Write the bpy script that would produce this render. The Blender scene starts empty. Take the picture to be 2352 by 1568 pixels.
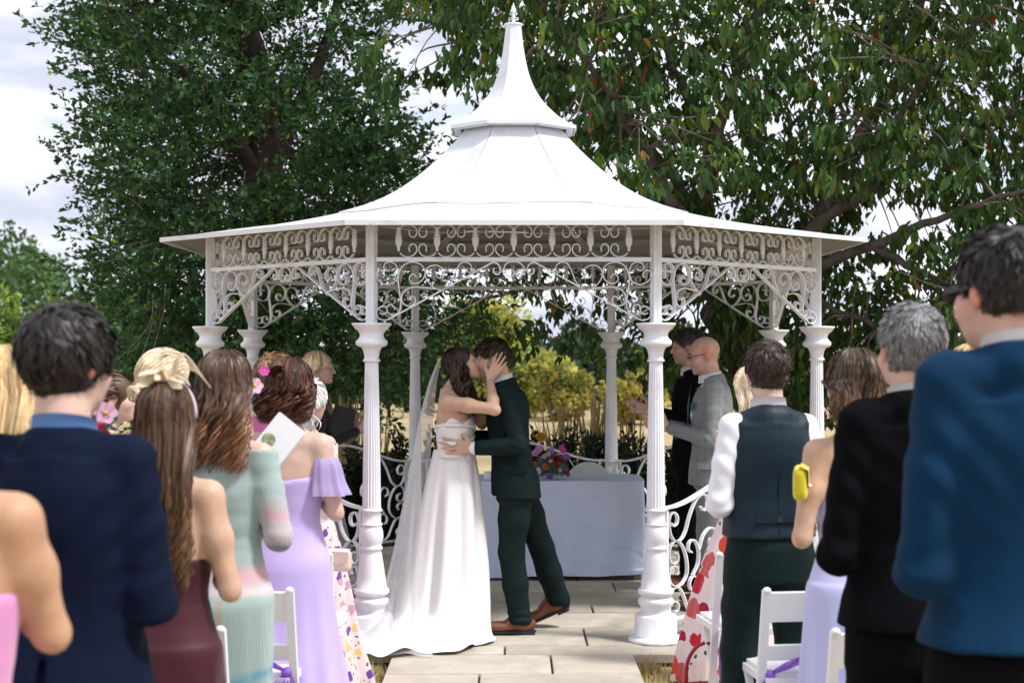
import bpy, math, random
import numpy as np
import openvdb
from mathutils import Vector, Matrix, Euler
PI = math.pi
R = math.radians
rng = np.random.default_rng(7)
random.seed(7)
scene = bpy.context.scene
C = scene.collection

# ------------------------------------------------------------------ camera, sky, sun, exposure
F = 3517.0 / 2352.0
CAMZ = 1.631
cd = bpy.data.cameras.new('camera')
cam = bpy.data.objects.new('camera', cd); C.objects.link(cam)
cam.location = (0, 0, CAMZ); cam.rotation_euler = (R(90), 0, 0)
cd.sensor_width = 36; cd.lens = 36 * F
cd.shift_y = 24.0 / 2352.0
cd.clip_start = 0.05; cd.clip_end = 3000
cd.dof.use_dof = True; cd.dof.focus_distance = 8.8; cd.dof.aperture_fstop = 3.6
scene.camera = cam

SUN_AZ, SUN_EL = R(66), R(57)        # azimuth measured from behind the camera towards its right
sunv = Vector((math.sin(SUN_AZ) * math.cos(SUN_EL), -math.cos(SUN_AZ) * math.cos(SUN_EL), math.sin(SUN_EL)))
sl = bpy.data.lights.new('sun', 'SUN'); sl.energy = 2.6; sl.angle = R(10); sl.color = (1.0, 0.98, 0.95)
sun = bpy.data.objects.new('sun', sl); C.objects.link(sun)
sun.rotation_euler = (-sunv).to_track_quat('-Z', 'Y').to_euler(); sun.location = (20, -20, 30)

w = bpy.data.worlds.new('World'); scene.world = w; w.use_nodes = True
nt = w.node_tree; nt.nodes.clear()
def wn(t, **kw):
    n = nt.nodes.new(t)
    for k, v in kw.items(): setattr(n, k, v)
    return n
sky = wn('ShaderNodeTexSky', sky_type='NISHITA', sun_disc=False)
sky.sun_elevation = SUN_EL; sky.sun_rotation = math.atan2(sunv.x, sunv.y)
tc = wn('ShaderNodeTexCoord')
mp = wn('ShaderNodeMapping'); mp.inputs['Scale'].default_value = (1.0, 1.0, 3.6); mp.inputs['Location'].default_value = (0.32, 0.1, 0.42)
nt.links.new(tc.outputs['Generated'], mp.inputs['Vector'])
n1 = wn('ShaderNodeTexNoise'); n1.inputs['Scale'].default_value = 3.1; n1.inputs['Detail'].default_value = 9; n1.inputs['Roughness'].default_value = 0.52; n1.inputs['Distortion'].default_value = 0.35
nt.links.new(mp.outputs[0], n1.inputs['Vector'])
cr = wn('ShaderNodeValToRGB'); cr.color_ramp.elements[0].position = 0.24; cr.color_ramp.elements[1].position = 0.42
nt.links.new(n1.outputs['Fac'], cr.inputs['Fac'])
n2 = wn('ShaderNodeTexNoise'); n2.inputs['Scale'].default_value = 5.3; n2.inputs['Detail'].default_value = 7; n2.inputs['Distortion'].default_value = 0.25
nt.links.new(mp.outputs[0], n2.inputs['Vector'])
cr2 = wn('ShaderNodeValToRGB')
cr2.color_ramp.elements[0].position = 0.38; cr2.color_ramp.elements[0].color = (0.50, 0.53, 0.63, 1)
cr2.color_ramp.elements[1].position = 0.62; cr2.color_ramp.elements[1].color = (0.97, 0.99, 1.05, 1)
nt.links.new(n2.outputs['Fac'], cr2.inputs['Fac'])
bg1 = wn('ShaderNodeBackground'); bg1.inputs['Strength'].default_value = 0.10
bg2 = wn('ShaderNodeBackground'); bg2.inputs['Strength'].default_value = 0.92
nt.links.new(sky.outputs[0], bg1.inputs['Color']); nt.links.new(cr2.outputs[0], bg2.inputs['Color'])
mx = wn('ShaderNodeMixShader'); out = wn('ShaderNodeOutputWorld')
nt.links.new(cr.outputs[0], mx.inputs[0]); nt.links.new(bg1.outputs[0], mx.inputs[1]); nt.links.new(bg2.outputs[0], mx.inputs[2])
nt.links.new(mx.outputs[0], out.inputs['Surface'])
scene.view_settings.view_transform = 'Standard'; scene.view_settings.look = 'None'
scene.view_settings.exposure = 0.70; scene.view_settings.gamma = 1.0
scene.view_settings.use_curve_mapping = False
scene.cycles.use_denoising = True
scene.cycles.max_bounces = 8; scene.cycles.transparent_max_bounces = 12
scene.cycles.sample_clamp_indirect = 6

# ------------------------------------------------------------------ helpers
def px(x, y, Y):
    """a point seen at picture position (x, y), Y metres away (used to measure the place)"""
    return Vector(((x - 1176) * Y / 3517, Y, CAMZ - (y - 808) * Y / 3517))

MATS = {}
def mat(name, col=(.5, .5, .5), rough=.6, var=.10, scale=6, bump=0, bscale=60, metal=0, spec=.4, sheen=0, sss=0, trans=0, col2=None, attr=None, rand=0, stretch=None, coat=0):
    if name in MATS: return MATS[name]
    m = bpy.data.materials.new(name); m.use_nodes = True; MATS[name] = m
    t = m.node_tree; b = t.nodes['Principled BSDF']
    L = t.links.new
    b.inputs['Roughness'].default_value = rough; b.inputs['Metallic'].default_value = metal
    b.inputs['Specular IOR Level'].default_value = spec
    b.inputs['Sheen Weight'].default_value = sheen
    b.inputs['Coat Weight'].default_value = coat
    if sss:
        b.inputs['Subsurface Weight'].default_value = sss; b.inputs['Subsurface Radius'].default_value = (.012, .005, .003); b.inputs['Subsurface Scale'].default_value = 1.0
    co = t.nodes.new('ShaderNodeTexCoord'); vec = co.outputs['Object']
    if stretch:
        mpn = t.nodes.new('ShaderNodeMapping'); mpn.inputs['Scale'].default_value = stretch
        L(vec, mpn.inputs['Vector']); vec = mpn.outputs[0]
    nz = t.nodes.new('ShaderNodeTexNoise'); nz.inputs['Scale'].default_value = scale; nz.inputs['Detail'].default_value = 5
    L(vec, nz.inputs['Vector'])
    rp = t.nodes.new('ShaderNodeValToRGB')
    c = np.array(col[:3])
    a = np.clip(c * (1 - var), 0, 1); d = np.clip(c * (1 + var), 0, 1) if col2 is None else np.array(col2[:3])
    rp.color_ramp.elements[0].position = .3; rp.color_ramp.elements[1].position = .7
    rp.color_ramp.elements[0].color = (*a, 1); rp.color_ramp.elements[1].color = (*d, 1)
    L(nz.outputs['Fac'], rp.inputs['Fac'])
    colout = rp.outputs[0]
    if rand:
        oi = t.nodes.new('ShaderNodeObjectInfo'); mr = t.nodes.new('ShaderNodeMapRange')
        mr.inputs['To Min'].default_value = 1 - rand; mr.inputs['To Max'].default_value = 1 + rand
        L(oi.outputs['Random'], mr.inputs['Value'])
        mm = t.nodes.new('ShaderNodeVectorMath'); mm.operation = 'SCALE'
        L(colout, mm.inputs[0]); L(mr.outputs[0], mm.inputs['Scale']); colout = mm.outputs[0]
    if attr:
        at = t.nodes.new('ShaderNodeAttribute'); at.attribute_name = attr
        mm = t.nodes.new('ShaderNodeVectorMath'); mm.operation = 'MULTIPLY'
        L(colout, mm.inputs[0]); L(at.outputs['Color'], mm.inputs[1]); colout = mm.outputs[0]
    L(colout, b.inputs['Base Color'])
    m['colsock'] = 1
    if bump:
        nb = t.nodes.new('ShaderNodeTexNoise'); nb.inputs['Scale'].default_value = bscale; nb.inputs['Detail'].default_value = 4
        L(vec, nb.inputs['Vector'])
        bp = t.nodes.new('ShaderNodeBump'); bp.inputs['Strength'].default_value = bump; bp.inputs['Distance'].default_value = .01
        L(nb.outputs['Fac'], bp.inputs['Height']); L(bp.outputs[0], b.inputs['Normal'])
    if trans:
        tr = t.nodes.new('ShaderNodeBsdfTranslucent'); L(colout, tr.inputs['Color'])
        ms = t.nodes.new('ShaderNodeMixShader'); ms.inputs[0].default_value = trans
        o = t.nodes['Material Output']
        L(b.outputs[0], ms.inputs[1]); L(tr.outputs[0], ms.inputs[2]); L(ms.outputs[0], o.inputs['Surface'])
    return m

def mesh_np(name, V, Fc, m=None, smooth=True, attr=None):
    """V (n,3); Fc: list of faces or (m,3)/(m,4) array"""
    me = bpy.data.meshes.new(name)
    V = np.ascontiguousarray(V, dtype=np.float32)
    if isinstance(Fc, np.ndarray):
        k = Fc.shape[1]; nf = len(Fc)
        me.vertices.add(len(V)); me.vertices.foreach_set('co', V.ravel())
        me.loops.add(nf * k); me.loops.foreach_set('vertex_index', np.ascontiguousarray(Fc, dtype=np.int32).ravel())
        me.polygons.add(nf); me.polygons.foreach_set('loop_start', np.arange(0, nf * k, k, dtype=np.int32))
        me.polygons.foreach_set('loop_total', np.full(nf, k, dtype=np.int32))
        me.update(calc_edges=True)
    else:
        me.from_pydata([tuple(v) for v in V], [], [tuple(f) for f in Fc])
    me.polygons.foreach_set('use_smooth', np.full(len(me.polygons), smooth, dtype=bool))
    if attr is not None:
        ca = me.color_attributes.new('tint', 'FLOAT_COLOR', 'POINT')
        A = np.ones((len(V), 4), dtype=np.float32); A[:, :3] = attr
        ca.data.foreach_set('color', A.ravel())
    if m is not None: me.materials.append(m)
    me.validate(); me.update()
    return me

def obj(name, me, parent=None, loc=None, rot=None, scale=None, kind=None):
    o = bpy.data.objects.new(name, me); C.objects.link(o)
    if parent is not None: o.parent = parent
    if loc is not None: o.location = loc
    if rot is not None: o.rotation_euler = rot
    if scale is not None: o.scale = scale
    if kind: o['kind'] = kind
    return o
def tag(o, label, cat, group=None):
    o['label'] = label; o['category'] = cat
    if group: o['group'] = group
    return o
def thing(name, label, cat, loc=(0, 0, 0), rz=0, group=None):
    o = obj(name, None, loc=loc, rot=(0, 0, rz)); o.empty_display_size = .1
    return tag(o, label, cat, group)

class MB:
    """collects faces"""
    def __init__(s): s.V = []; s.F = []; s.n = 0
    def add(s, V, Fc):
        V = np.asarray(V, dtype=float).reshape(-1, 3)
        s.V.append(V); s.F += [tuple(i + s.n for i in f) for f in Fc]; s.n += len(V); return s
    def box(s, c, d, rz=0, M=None):
        x, y, z = np.array(d) / 2
        P = np.array([(-x,-y,-z),(x,-y,-z),(x,y,-z),(-x,y,-z),(-x,-y,z),(x,-y,z),(x,y,z),(-x,y,z)])
        if M is not None: P = P @ np.array(M).T
        if rz: P = P @ np.array(Matrix.Rotation(rz, 3, 'Z')).T
        return s.add(P + np.array(c), [(0,3,2,1),(4,5,6,7),(0,1,5,4),(1,2,6,5),(2,3,7,6),(3,0,4,7)])
    def bar(s, a, b, w, d=None):
        a = Vector(a); b = Vector(b); v = b - a
        q = v.to_track_quat('Z', 'Y').to_matrix()
        return s.box((a + b) / 2, (w, d or w, v.length), M=q)
    def lathe(s, prof, n=24, c=(0, 0, 0)):
        P = []; k = len(prof)
        for r, z in prof:
            for i in range(n):
                a = 2 * PI * i / n; P.append((c[0] + r * math.cos(a), c[1] + r * math.sin(a), c[2] + z))
        Fc = [(j * n + i, j * n + (i + 1) % n, (j + 1) * n + (i + 1) % n, (j + 1) * n + i) for j in range(k - 1) for i in range(n)]
        Fc += [tuple(range(n - 1, -1, -1)), tuple((k - 1) * n + i for i in range(n))]
        return s.add(P, Fc)
    def tube(s, pts, r, n=6, cap=True):
        pts = np.asarray(pts, dtype=float); k = len(pts)
        r = np.broadcast_to(np.asarray(r, dtype=float), (k,))
        T = np.gradient(pts, axis=0); T /= np.linalg.norm(T, axis=1)[:, None] + 1e-12
        ref = np.array([0, 0, 1.]) if abs(T[0][2]) < .9 else np.array([1., 0, 0])
        U = np.cross(T, ref); U /= np.linalg.norm(U, axis=1)[:, None] + 1e-9
        W = np.cross(T, U)
        a = np.arange(n) * 2 * PI / n
        P = pts[:, None] + r[:, None, None] * (np.cos(a)[None, :, None] * U[:, None] + np.sin(a)[None, :, None] * W[:, None])
        Fc = [(j * n + i, j * n + (i + 1) % n, (j + 1) * n + (i + 1) % n, (j + 1) * n + i) for j in range(k - 1) for i in range(n)]
        if cap: Fc += [tuple(range(n - 1, -1, -1)), tuple((k - 1) * n + i for i in range(n))]
        return s.add(P.reshape(-1, 3), Fc)
    def ball(s, c, r, n=10, m=6):
        r = np.broadcast_to(np.asarray(r, float), (3,))
        P = [(0, 0, -1)]; 
        for j in range(1, m):
            ph = -PI / 2 + PI * j / m
            for i in range(n): P.append((math.cos(ph) * math.cos(2*PI*i/n), math.cos(ph) * math.sin(2*PI*i/n), math.sin(ph)))
        P.append((0, 0, 1)); e = len(P) - 1
        Fc = [(0, 1 + (i + 1) % n, 1 + i) for i in range(n)]
        Fc += [(1+j*n+i, 1+j*n+(i+1)%n, 1+(j+1)*n+(i+1)%n, 1+(j+1)*n+i) for j in range(m-2) for i in range(n)]
        Fc += [(e, 1+(m-2)*n+i, 1+(m-2)*n+(i+1)%n) for i in range(n)]
        return s.add(np.array(P) * r + np.array(c), Fc)
    def mesh(s, name, m=None, smooth=False):
        return mesh_np(name, np.concatenate(s.V), s.F, m, smooth)
    def build(s, name, m, parent=None, smooth=False, **kw):
        return obj(name, s.mesh(name, m, smooth), parent, **kw)

def catmull(P, n=6):
    P = np.asarray(P, float); k = len(P)
    E = np.vstack([2 * P[0] - P[1], P, 2 * P[-1] - P[-2]])
    out = []
    for i in range(k - 1):
        p0, p1, p2, p3 = E[i], E[i+1], E[i+2], E[i+3]
        for j in range(n):
            t = j / n
            out.append(.5 * (2*p1 + (p2-p0)*t + (2*p0-5*p1+4*p2-p3)*t*t + (3*p1-p0-3*p2+p3)*t**3))
    out.append(P[-1]); return np.array(out)

def waves(P, freq, seed, aniso=(1, 1, 1)):
    """cheap smooth noise in -1..1 at points"""
    g = np.random.default_rng(seed); P = np.asarray(P) * np.array(aniso); s = np.zeros(len(P))
    for i in range(5):
        k = g.normal(size=3); k *= freq * (0.6 + .35 * i) / np.linalg.norm(k); m_ = g.normal(size=3) * freq * .5
        s += np.sin(P @ k + g.uniform(0, 6.28) + 1.2 * np.sin(P @ m_ + g.uniform(0, 6.28))) / (1 + .4 * i)
    return s / 3

# ------------------------------------------------------------------ implicit bodies
class Sdf:
    def __init__(s, lo, hi, h):
        s.lo = np.array(lo, float); s.h = h
        s.n = np.ceil((np.array(hi) - s.lo) / h).astype(int) + 1
        s.a = np.full(s.n, .2, np.float32)
    def blk(s, lo, hi):
        i0 = np.clip(np.floor((np.array(lo) - s.lo) / s.h).astype(int), 0, s.n); i1 = np.clip(np.ceil((np.array(hi) - s.lo) / s.h).astype(int) + 1, 0, s.n)
        sl_ = tuple(slice(a, b) for a, b in zip(i0, i1))
        g = [((np.arange(i0[k], i1[k]) * s.h + s.lo[k]).astype(np.float32)) for k in range(3)]
        return sl_, g[0][:, None, None], g[1][None, :, None], g[2][None, None, :]
    def put(s, f, lo, hi, k=.02, op='add'):
        p = k + 4 * s.h
        sl_, X, Y, Z = s.blk(np.array(lo) - p, np.array(hi) + p)
        a = s.a[sl_]
        if a.size == 0: return s
        d = f(X, Y, Z)
        if op == 'add':
            h_ = np.clip(.5 + .5 * (a - d) / k, 0, 1); s.a[sl_] = a + (d - a) * h_ - k * h_ * (1 - h_)
        elif op == 'sub':
            d = -d; h_ = np.clip(.5 - .5 * (a - d) / k, 0, 1); s.a[sl_] = a + (d - a) * h_ + k * h_ * (1 - h_)
        return s
    def cap(s, a, b, r0, r1=None, k=.02, op='add'):
        a = np.array(a, float); b = np.array(b, float); r1 = r0 if r1 is None else r1
        ba = b - a; L2 = float(ba @ ba) + 1e-12; rm = max(r0, r1)
        def f(X, Y, Z):
            x, y, z = X - a[0], Y - a[1], Z - a[2]
            t = np.clip((x * ba[0] + y * ba[1] + z * ba[2]) / L2, 0, 1)
            return np.sqrt((x - t*ba[0])**2 + (y - t*ba[1])**2 + (z - t*ba[2])**2) - (r0 + (r1 - r0) * t)
        return s.put(f, np.minimum(a, b) - rm, np.maximum(a, b) + rm, k, op)
    def path(s, pts, rs, k=.015, op='add'):
        for i in range(len(pts) - 1): s.cap(pts[i], pts[i+1], rs[i], rs[i+1], k, op)
        return s
    def ell(s, c, r, M=None, k=.02, op='add'):
        c = np.array(c, float); r = np.array(r, float); rm = r.max(); ri = r.min()
        Mi = np.eye(3) if M is None else np.array(M).T
        def f(X, Y, Z):
            x, y, z = X - c[0], Y - c[1], Z - c[2]
            u = (Mi[0,0]*x + Mi[0,1]*y + Mi[0,2]*z); v = (Mi[1,0]*x + Mi[1,1]*y + Mi[1,2]*z); w_ = (Mi[2,0]*x + Mi[2,1]*y + Mi[2,2]*z)
            q = np.sqrt((u/r[0])**2 + (v/r[1])**2 + (w_/r[2])**2); q2 = np.sqrt((u/r[0]**2)**2 + (v/r[1]**2)**2 + (w_/r[2]**2)**2) + 1e-9
            return q * (q - 1) / q2
        return s.put(f, c - rm, c + rm, k, op)
    def slices(s, T, k=.02, e=2.2, op='add', trim=True):
        """T rows: z, rx, ry, cx, cy (ascending z)"""
        T = np.array(T, float); T = T[np.argsort(T[:, 0])]
        zz = np.linspace(T[0, 0], T[-1, 0], 60)
        lo = np.array([(T[:,3]-T[:,1]).min(), (T[:,4]-T[:,2]).min(), T[0,0]]); hi = np.array([(T[:,3]+T[:,1]).max(), (T[:,4]+T[:,2]).max(), T[-1,0]])
        def sm(i, z):
            v = np.interp(zz, T[:, 0], T[:, i]); kk = np.ones(5) / 5; vp = np.pad(v, 2, mode='edge'); v = np.convolve(vp, kk, 'valid')
            return np.interp(z, zz, v).astype(np.float32)
        def f(X, Y, Z):
            z = Z.ravel(); rx, ry, cx, cy = (sm(i, z)[None, None, :] for i in (1, 2, 3, 4))
            q = (np.abs((X - cx) / rx)**e + np.abs((Y - cy) / ry)**e)**(1 / e)
            d = (q - 1) * np.minimum(rx, ry)
            return np.maximum(d, np.maximum(T[0, 0] - Z, Z - T[-1, 0])) if trim else d
        return s.put(f, lo, hi, k, op)
    def cut(s, f):
        """keep where f < 0"""
        sl_, X, Y, Z = s.blk(s.lo, s.lo + s.n * s.h)
        s.a = np.maximum(s.a, f(X, Y, Z).astype(np.float32)); return s
    def polys(s):
        g = openvdb.FloatGrid(); 
        a = s.a; a[0], a[-1], a[:, 0], a[:, -1], a[:, :, 0], a[:, :, -1] = .1, .1, .1, .1, .1, .1
        g.copyFromArray(np.clip(a, -.2, .2)); P, Q = g.convertToQuads(0.0)
        return np.asarray(P, float) * s.h + s.lo, np.asarray(Q).astype(np.int64)
def vnormals(P, Q):
    n = np.cross(P[Q[:, 2]] - P[Q[:, 0]], P[Q[:, 3]] - P[Q[:, 1]]); N = np.zeros_like(P)
    for i in range(4): np.add.at(N, Q[:, i], n)
    return N / (np.linalg.norm(N, axis=1)[:, None] + 1e-12)
# ------------------------------------------------------------------ ground
WHITE = mat('white_paint', (.76, .77, .81), rough=.42, var=.06, scale=7, bump=.08, bscale=25, spec=.4)
ROOFW = mat('white_roof_paint', (.67, .68, .72), rough=.42, var=.035, scale=3, bump=.10, bscale=9, spec=.4)
def specks(m, scale, cut, col, amt, stretch=(1, 1, 1)):
    """small chips and stains mixed into a paint or stone"""
    t = m.node_tree; L = t.links.new; b = t.nodes['Principled BSDF']; src = b.inputs['Base Color'].links[0].from_socket
    co = t.nodes.new('ShaderNodeTexCoord'); mp_ = t.nodes.new('ShaderNodeMapping'); mp_.inputs['Scale'].default_value = stretch; L(co.outputs['Object'], mp_.inputs['Vector'])
    n = t.nodes.new('ShaderNodeTexNoise'); n.inputs['Scale'].default_value = scale; n.inputs['Detail'].default_value = 6; L(mp_.outputs[0], n.inputs['Vector'])
    r = t.nodes.new('ShaderNodeMapRange'); r.inputs['From Min'].default_value = cut; r.inputs['From Max'].default_value = cut + .06; r.inputs['To Max'].default_value = amt; L(n.outputs['Fac'], r.inputs['Value'])
    x = t.nodes.new('ShaderNodeMixRGB'); L(r.outputs[0], x.inputs[0]); L(src, x.inputs[1]); x.inputs[2].default_value = (*col, 1); L(x.outputs[0], b.inputs['Base Color'])
specks(WHITE, 30, .70, (.16, .12, .09), .8); specks(WHITE, 4, .55, (.52, .50, .46), .45, (1, 1, .4))
specks(ROOFW, 26, .72, (.18, .15, .12), .8); specks(ROOFW, 3.5, .54, (.50, .50, .49), .45)
LAWN_Z = -0.07
GX, GY, GR = 0.01, 10.6, 2.1          # gazebo centre and column radius

def lawn():
    ys = np.concatenate([np.linspace(-30, 20, 60), np.linspace(21, 90, 40), np.linspace(100, 900, 24)]); xs = np.concatenate([np.linspace(-700, -45, 14), np.linspace(-40, 40, 81), np.linspace(45, 700, 14)])
    X, Y = np.meshgrid(xs, ys); far = np.clip((np.hypot(X, Y) - 22) / 60, 0, 1)
    Z = LAWN_Z + far * .25 * np.sin(X * .05 + 1) * np.cos(Y * .04) - .05 * far
    V = np.stack([X, Y, Z], -1).reshape(-1, 3); n = len(xs); m_ = len(ys)
    i = (np.arange(m_ - 1)[:, None] * n + np.arange(n - 1)[None]).ravel()
    Q = np.stack([i, i + 1, i + n + 1, i + n], 1)
    m = mat('dry_grass', (.29, .225, .125), rough=.9, scale=.35, col2=(.43, .33, .18), bump=.6, bscale=30, spec=.1)
    o = obj('lawn', mesh_np('lawn', V, Q, m)); o['kind'] = 'structure'; return o
lawn_o = lawn()

def blades(name, n, boxf, hmin, hmax, m, wid=.0035, lean=.5, seed=1, parent=None):
    g = np.random.default_rng(seed); B = boxf(g, n); n = len(B)
    h = g.uniform(hmin, hmax, n); a = g.uniform(0, 2*PI, n); l = np.abs(g.normal(0, lean, n)); b = g.uniform(0, 2*PI, n)
    d = np.stack([np.cos(a), np.sin(a), np.zeros(n)], 1); s = np.stack([np.cos(b), np.sin(b), np.zeros(n)], 1) * wid * g.uniform(.6, 1.4, n)[:, None]
    up = np.array([0, 0, 1.])
    mid = B + up * (h * .55)[:, None] + d * (h * l * .25)[:, None]; top = B + up * (h * np.cos(np.clip(l, 0, 1.2) * .6))[:, None] + d * (h * l * .8)[:, None]
    V = np.stack([B - s, B + s, mid + s * .8, mid - s * .8, top + s * .15, top - s * .15], 1).reshape(-1, 3)
    k = np.arange(n)[:, None] * 6
    Q = np.concatenate([k + np.array([[0, 1, 2, 3]]), k + np.array([[3, 2, 4, 5]])])
    t = np.repeat(g.uniform(.65, 1.35, n), 6)[:, None] * np.ones((1, 3))
    return obj(name, mesh_np(name, V, Q, m, attr=t), parent, kind='stuff')
def lawnbox(g, n):
    x = g.uniform(-3.4, 3.4, n); y = g.uniform(5.6, 9.6, n)
    k = ~((np.abs(x) < .66)) & (np.hypot(x - GX, y - GY) > 2.47)
    return np.stack([x, y, np.full(n, LAWN_Z - .003)], 1)[k]
BL = mat('straw_blades', (.62, .50, .27), rough=.85, var=.3, scale=1.2, attr='tint', spec=.15, trans=.25)
g_ = blades('grass_blades', 30000, lawnbox, .025, .065, BL, .0026, .8)
tag(g_, 'short dry straw coloured grass beside the stone path', 'grass')
def tuft(g, n):
    c = np.array([(-.70, 7.9), (.70, 8.02), (-.69, 7.4), (.70, 7.5)])[g.integers(0, 4, n)]
    return np.stack([c[:, 0] + g.normal(0, .03, n) + np.sign(c[:, 0]) * .03, c[:, 1] + g.normal(0, .12, n), np.full(n, LAWN_Z)], 1)
g2 = blades('grass_blades', 900, tuft, .04, .09, mat('green_blades', (.46, .39, .19), rough=.8, var=.3, attr='tint', spec=.2, trans=.3), .003, .6, seed=4)
tag(g2, 'greener grass tufts hugging the edge of the stone path', 'grass')

# paving slabs, each its own piece
STONE = mat('sandstone', (.455, .405, .335), rough=.78, var=.2, scale=3.4, bump=.35, bscale=22, spec=.25, rand=.13)
specks(STONE, 4, .54, (.34, .30, .24), .3); specks(STONE, 40, .68, (.14, .12, .09), .6)
GAP = mat('joint_soil', (.10, .08, .05), rough=.95, var=.4, scale=20, bump=.5)
pav = obj('paving', None); pav['kind'] = 'structure'
RP = 2.53
octo = [(GX + RP * math.sin(R(22.5 + 45 * i)), GY - RP * math.cos(R(22.5 + 45 * i))) for i in range(8)]
def clip(poly, a, b):
    out = []
    f = lambda p: (b[0]-a[0])*(p[1]-a[1]) - (b[1]-a[1])*(p[0]-a[0])
    for i in range(len(poly)):
        p, q = poly[i], poly[(i+1) % len(poly)]; fp, fq = f(p), f(q)
        if fp >= 0: out.append(p)
        if (fp >= 0) != (fq >= 0):
            t = fp / (fp - fq); out.append((p[0]+(q[0]-p[0])*t, p[1]+(q[1]-p[1])*t))
    return out
def slab(poly, z, th=.045):
    n = len(poly); c = np.mean(poly, 0); P = np.array(poly); b = .004
    dz = random.uniform(-.0022, .0022)
    ins = c + (P - c) * (1 - b / max(.05, np.abs(P - c).max()))
    V = [(x - c[0], y - c[1], -th) for x, y in P] + [(x - c[0], y - c[1], -b) for x, y in P] + [(x - c[0], y - c[1], 0) for x, y in ins]
    Fc = [(i, (i+1) % n, n + (i+1) % n, n + i) for i in range(n)] + [(n + i, n + (i+1) % n, 2*n + (i+1) % n, 2*n + i) for i in range(n)] + [tuple(2*n + i for i in range(n))]
    o = obj('slab', mesh_np('slab', np.array(V), Fc, STONE, smooth=False), pav, loc=(c[0], c[1], z + dz), rot=(random.uniform(-.0015, .0015), random.uniform(-.0015, .0015), 0))
    return o
rows = [8.265, 8.52, 9.08, 9.59, 9.88, 10.46, 10.9, 11.45, 11.75, 12.3, 12.75, 13.2]
joints = {0: [-1.5, -.04, 1.25], 1: [-1.7, -.62, .42, 1.45], 2: [-1.2, -.2, .78, 1.7], 3: [-1.75, -.9, .51, 1.5], 4: [-1.3, -.35, .95], 5: [-1.6, -.5, .71, 1.75]}
for i in range(len(rows) - 1):
    js = joints.get(i) or sorted([-1.9 + random.uniform(0, .6), -.8 + random.uniform(0, .5), .2 + random.uniform(0, .4), 1.3 + random.uniform(0, .4)])
    xs = [-2.9] + js + [2.9]
    for a, b in zip(xs[:-1], xs[1:]):
        g = .006
        p = [(a + g, rows[i] + g), (b - g, rows[i] + g), (b - g, rows[i+1] - g), (a + g, rows[i+1] - g)]
        for k in range(8):
            p = clip(p, octo[k], octo[(k+1) % 8])
            if len(p) < 3: break
        if len(p) >= 3:
            A = .5 * abs(sum(p[k][0]*p[(k+1) % len(p)][1] - p[(k+1) % len(p)][0]*p[k][1] for k in range(len(p))))
            if A > .004: slab(p, 0)
prow = [8.258, 7.77, 7.20, 6.72, 6.15, 5.7, 5.1, 4.6, 4.0, 3.4, 2.8, 2.2]
pj = [.207, -.165, .1, -.25, .3, -.1, .15, -.2, .25, -.1, .2]
for i in range(len(prow) - 1):
    for a, b in ((-.65, pj[i]), (pj[i], .66)):
        g = .006; slab([(a + g, prow[i+1] + g), (b - g, prow[i+1] + g), (b - g, prow[i] - g), (a + g, prow[i] - g)], 0, .05)
mb = MB(); P_ = [(x - (x - GX) * .012, y - (y - GY) * .012) for x, y in octo]
mb.add([(x, y, LAWN_Z - .1) for x, y in P_] + [(x, y, -.016) for x, y in P_], [(i, (i+1) % 8, 8 + (i+1) % 8, 8 + i) for i in range(8)] + [tuple(range(8, 16))])
mb.build('joint_bed', GAP, pav)
MB().box((.005, 5.2, -.068), (1.29, 6.15, .1)).build('joint_bed', GAP, pav)

# ------------------------------------------------------------------ gazebo
gz = thing('gazebo', 'white ornate ironwork gazebo with flared octagonal roof over the couple', 'gazebo', (GX, GY, 0))
ang = [R(22.5 + 45 * i) for i in range(8)]          # 0 = towards camera, counted to the right
def ring(r, a): return Vector((r * math.sin(a), -r * math.cos(a), 0))
# column meshes (shared)
base_prof = [(.155, 0), (.158, .008), (.15, .02), (.128, .03), (.12, .034), (.12, .14), (.112, .15), (.088, .158), (.082, .168), (.088, .195), (.1, .212), (.102, .226), (.098, .240), (.083, .250), (.083, .257), (.098, .265), (.102, .28), (.098, .295), (.086, .303), (.078, .36), (.068, .43), (.058, .49), (.054, .512), (.062, .518), (.063, .528), (.055, .537), (.056, .545), (.064, .565), (.067, .59), (.064, .62), (.057, .643), (.054, .648), (.061, .653), (.061, .662), (.053, .667), (.053, .728), (.060, .732), (.060, .743), (.053, .747), (.052, .75)]
cap_prof = [(.037, 1.574), (.049, 1.577), (.049, 1.587), (.041, 1.592), (.042, 1.61), (.047, 1.635), (.057, 1.656), (.080, 1.664), (.089, 1.672), (.091, 1.684), (.088, 1.695), (.075, 1.705), (.067, 1.722), (.070, 1.738), (.085, 1.756), (.094, 1.759), (.095, 1.766), (.101, 1.769), (.104, 1.778), (.111, 1.780), (.113, 1.794), (.05, 1.796)]
base_me = MB().lathe(base_prof, 40).mesh('base', WHITE, True)
cap_me = MB().lathe(cap_prof, 40).mesh('capital', WHITE, True)
def fluted():
    n = 20 * 6; P = []; zs = np.linspace(.748, 1.578, 10)
    for z in zs:
        t = (z - .75) / .83; r = .0525 + (.038 - .0525) * t + .0012 * math.sin(PI * t)
        for i in range(n):
            a = 2 * PI * i / n; k = i % 6
            rr = r * (1 - .085 * (math.sin(PI * k / 6) ** 1.0 if 0 < k < 6 else 0)); P.append((rr * math.cos(a), rr * math.sin(a), z))
    Fc = [(j*n+i, j*n+(i+1) % n, (j+1)*n+(i+1) % n, (j+1)*n+i) for j in range(9) for i in range(n)]
    return mesh_np('shaft', np.array(P), Fc, WHITE, smooth=False)
shaft_me = fluted()
bolt_me = MB().ball((0, 0, 0), .006, 8, 4).mesh('bolt', WHITE, True)
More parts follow.
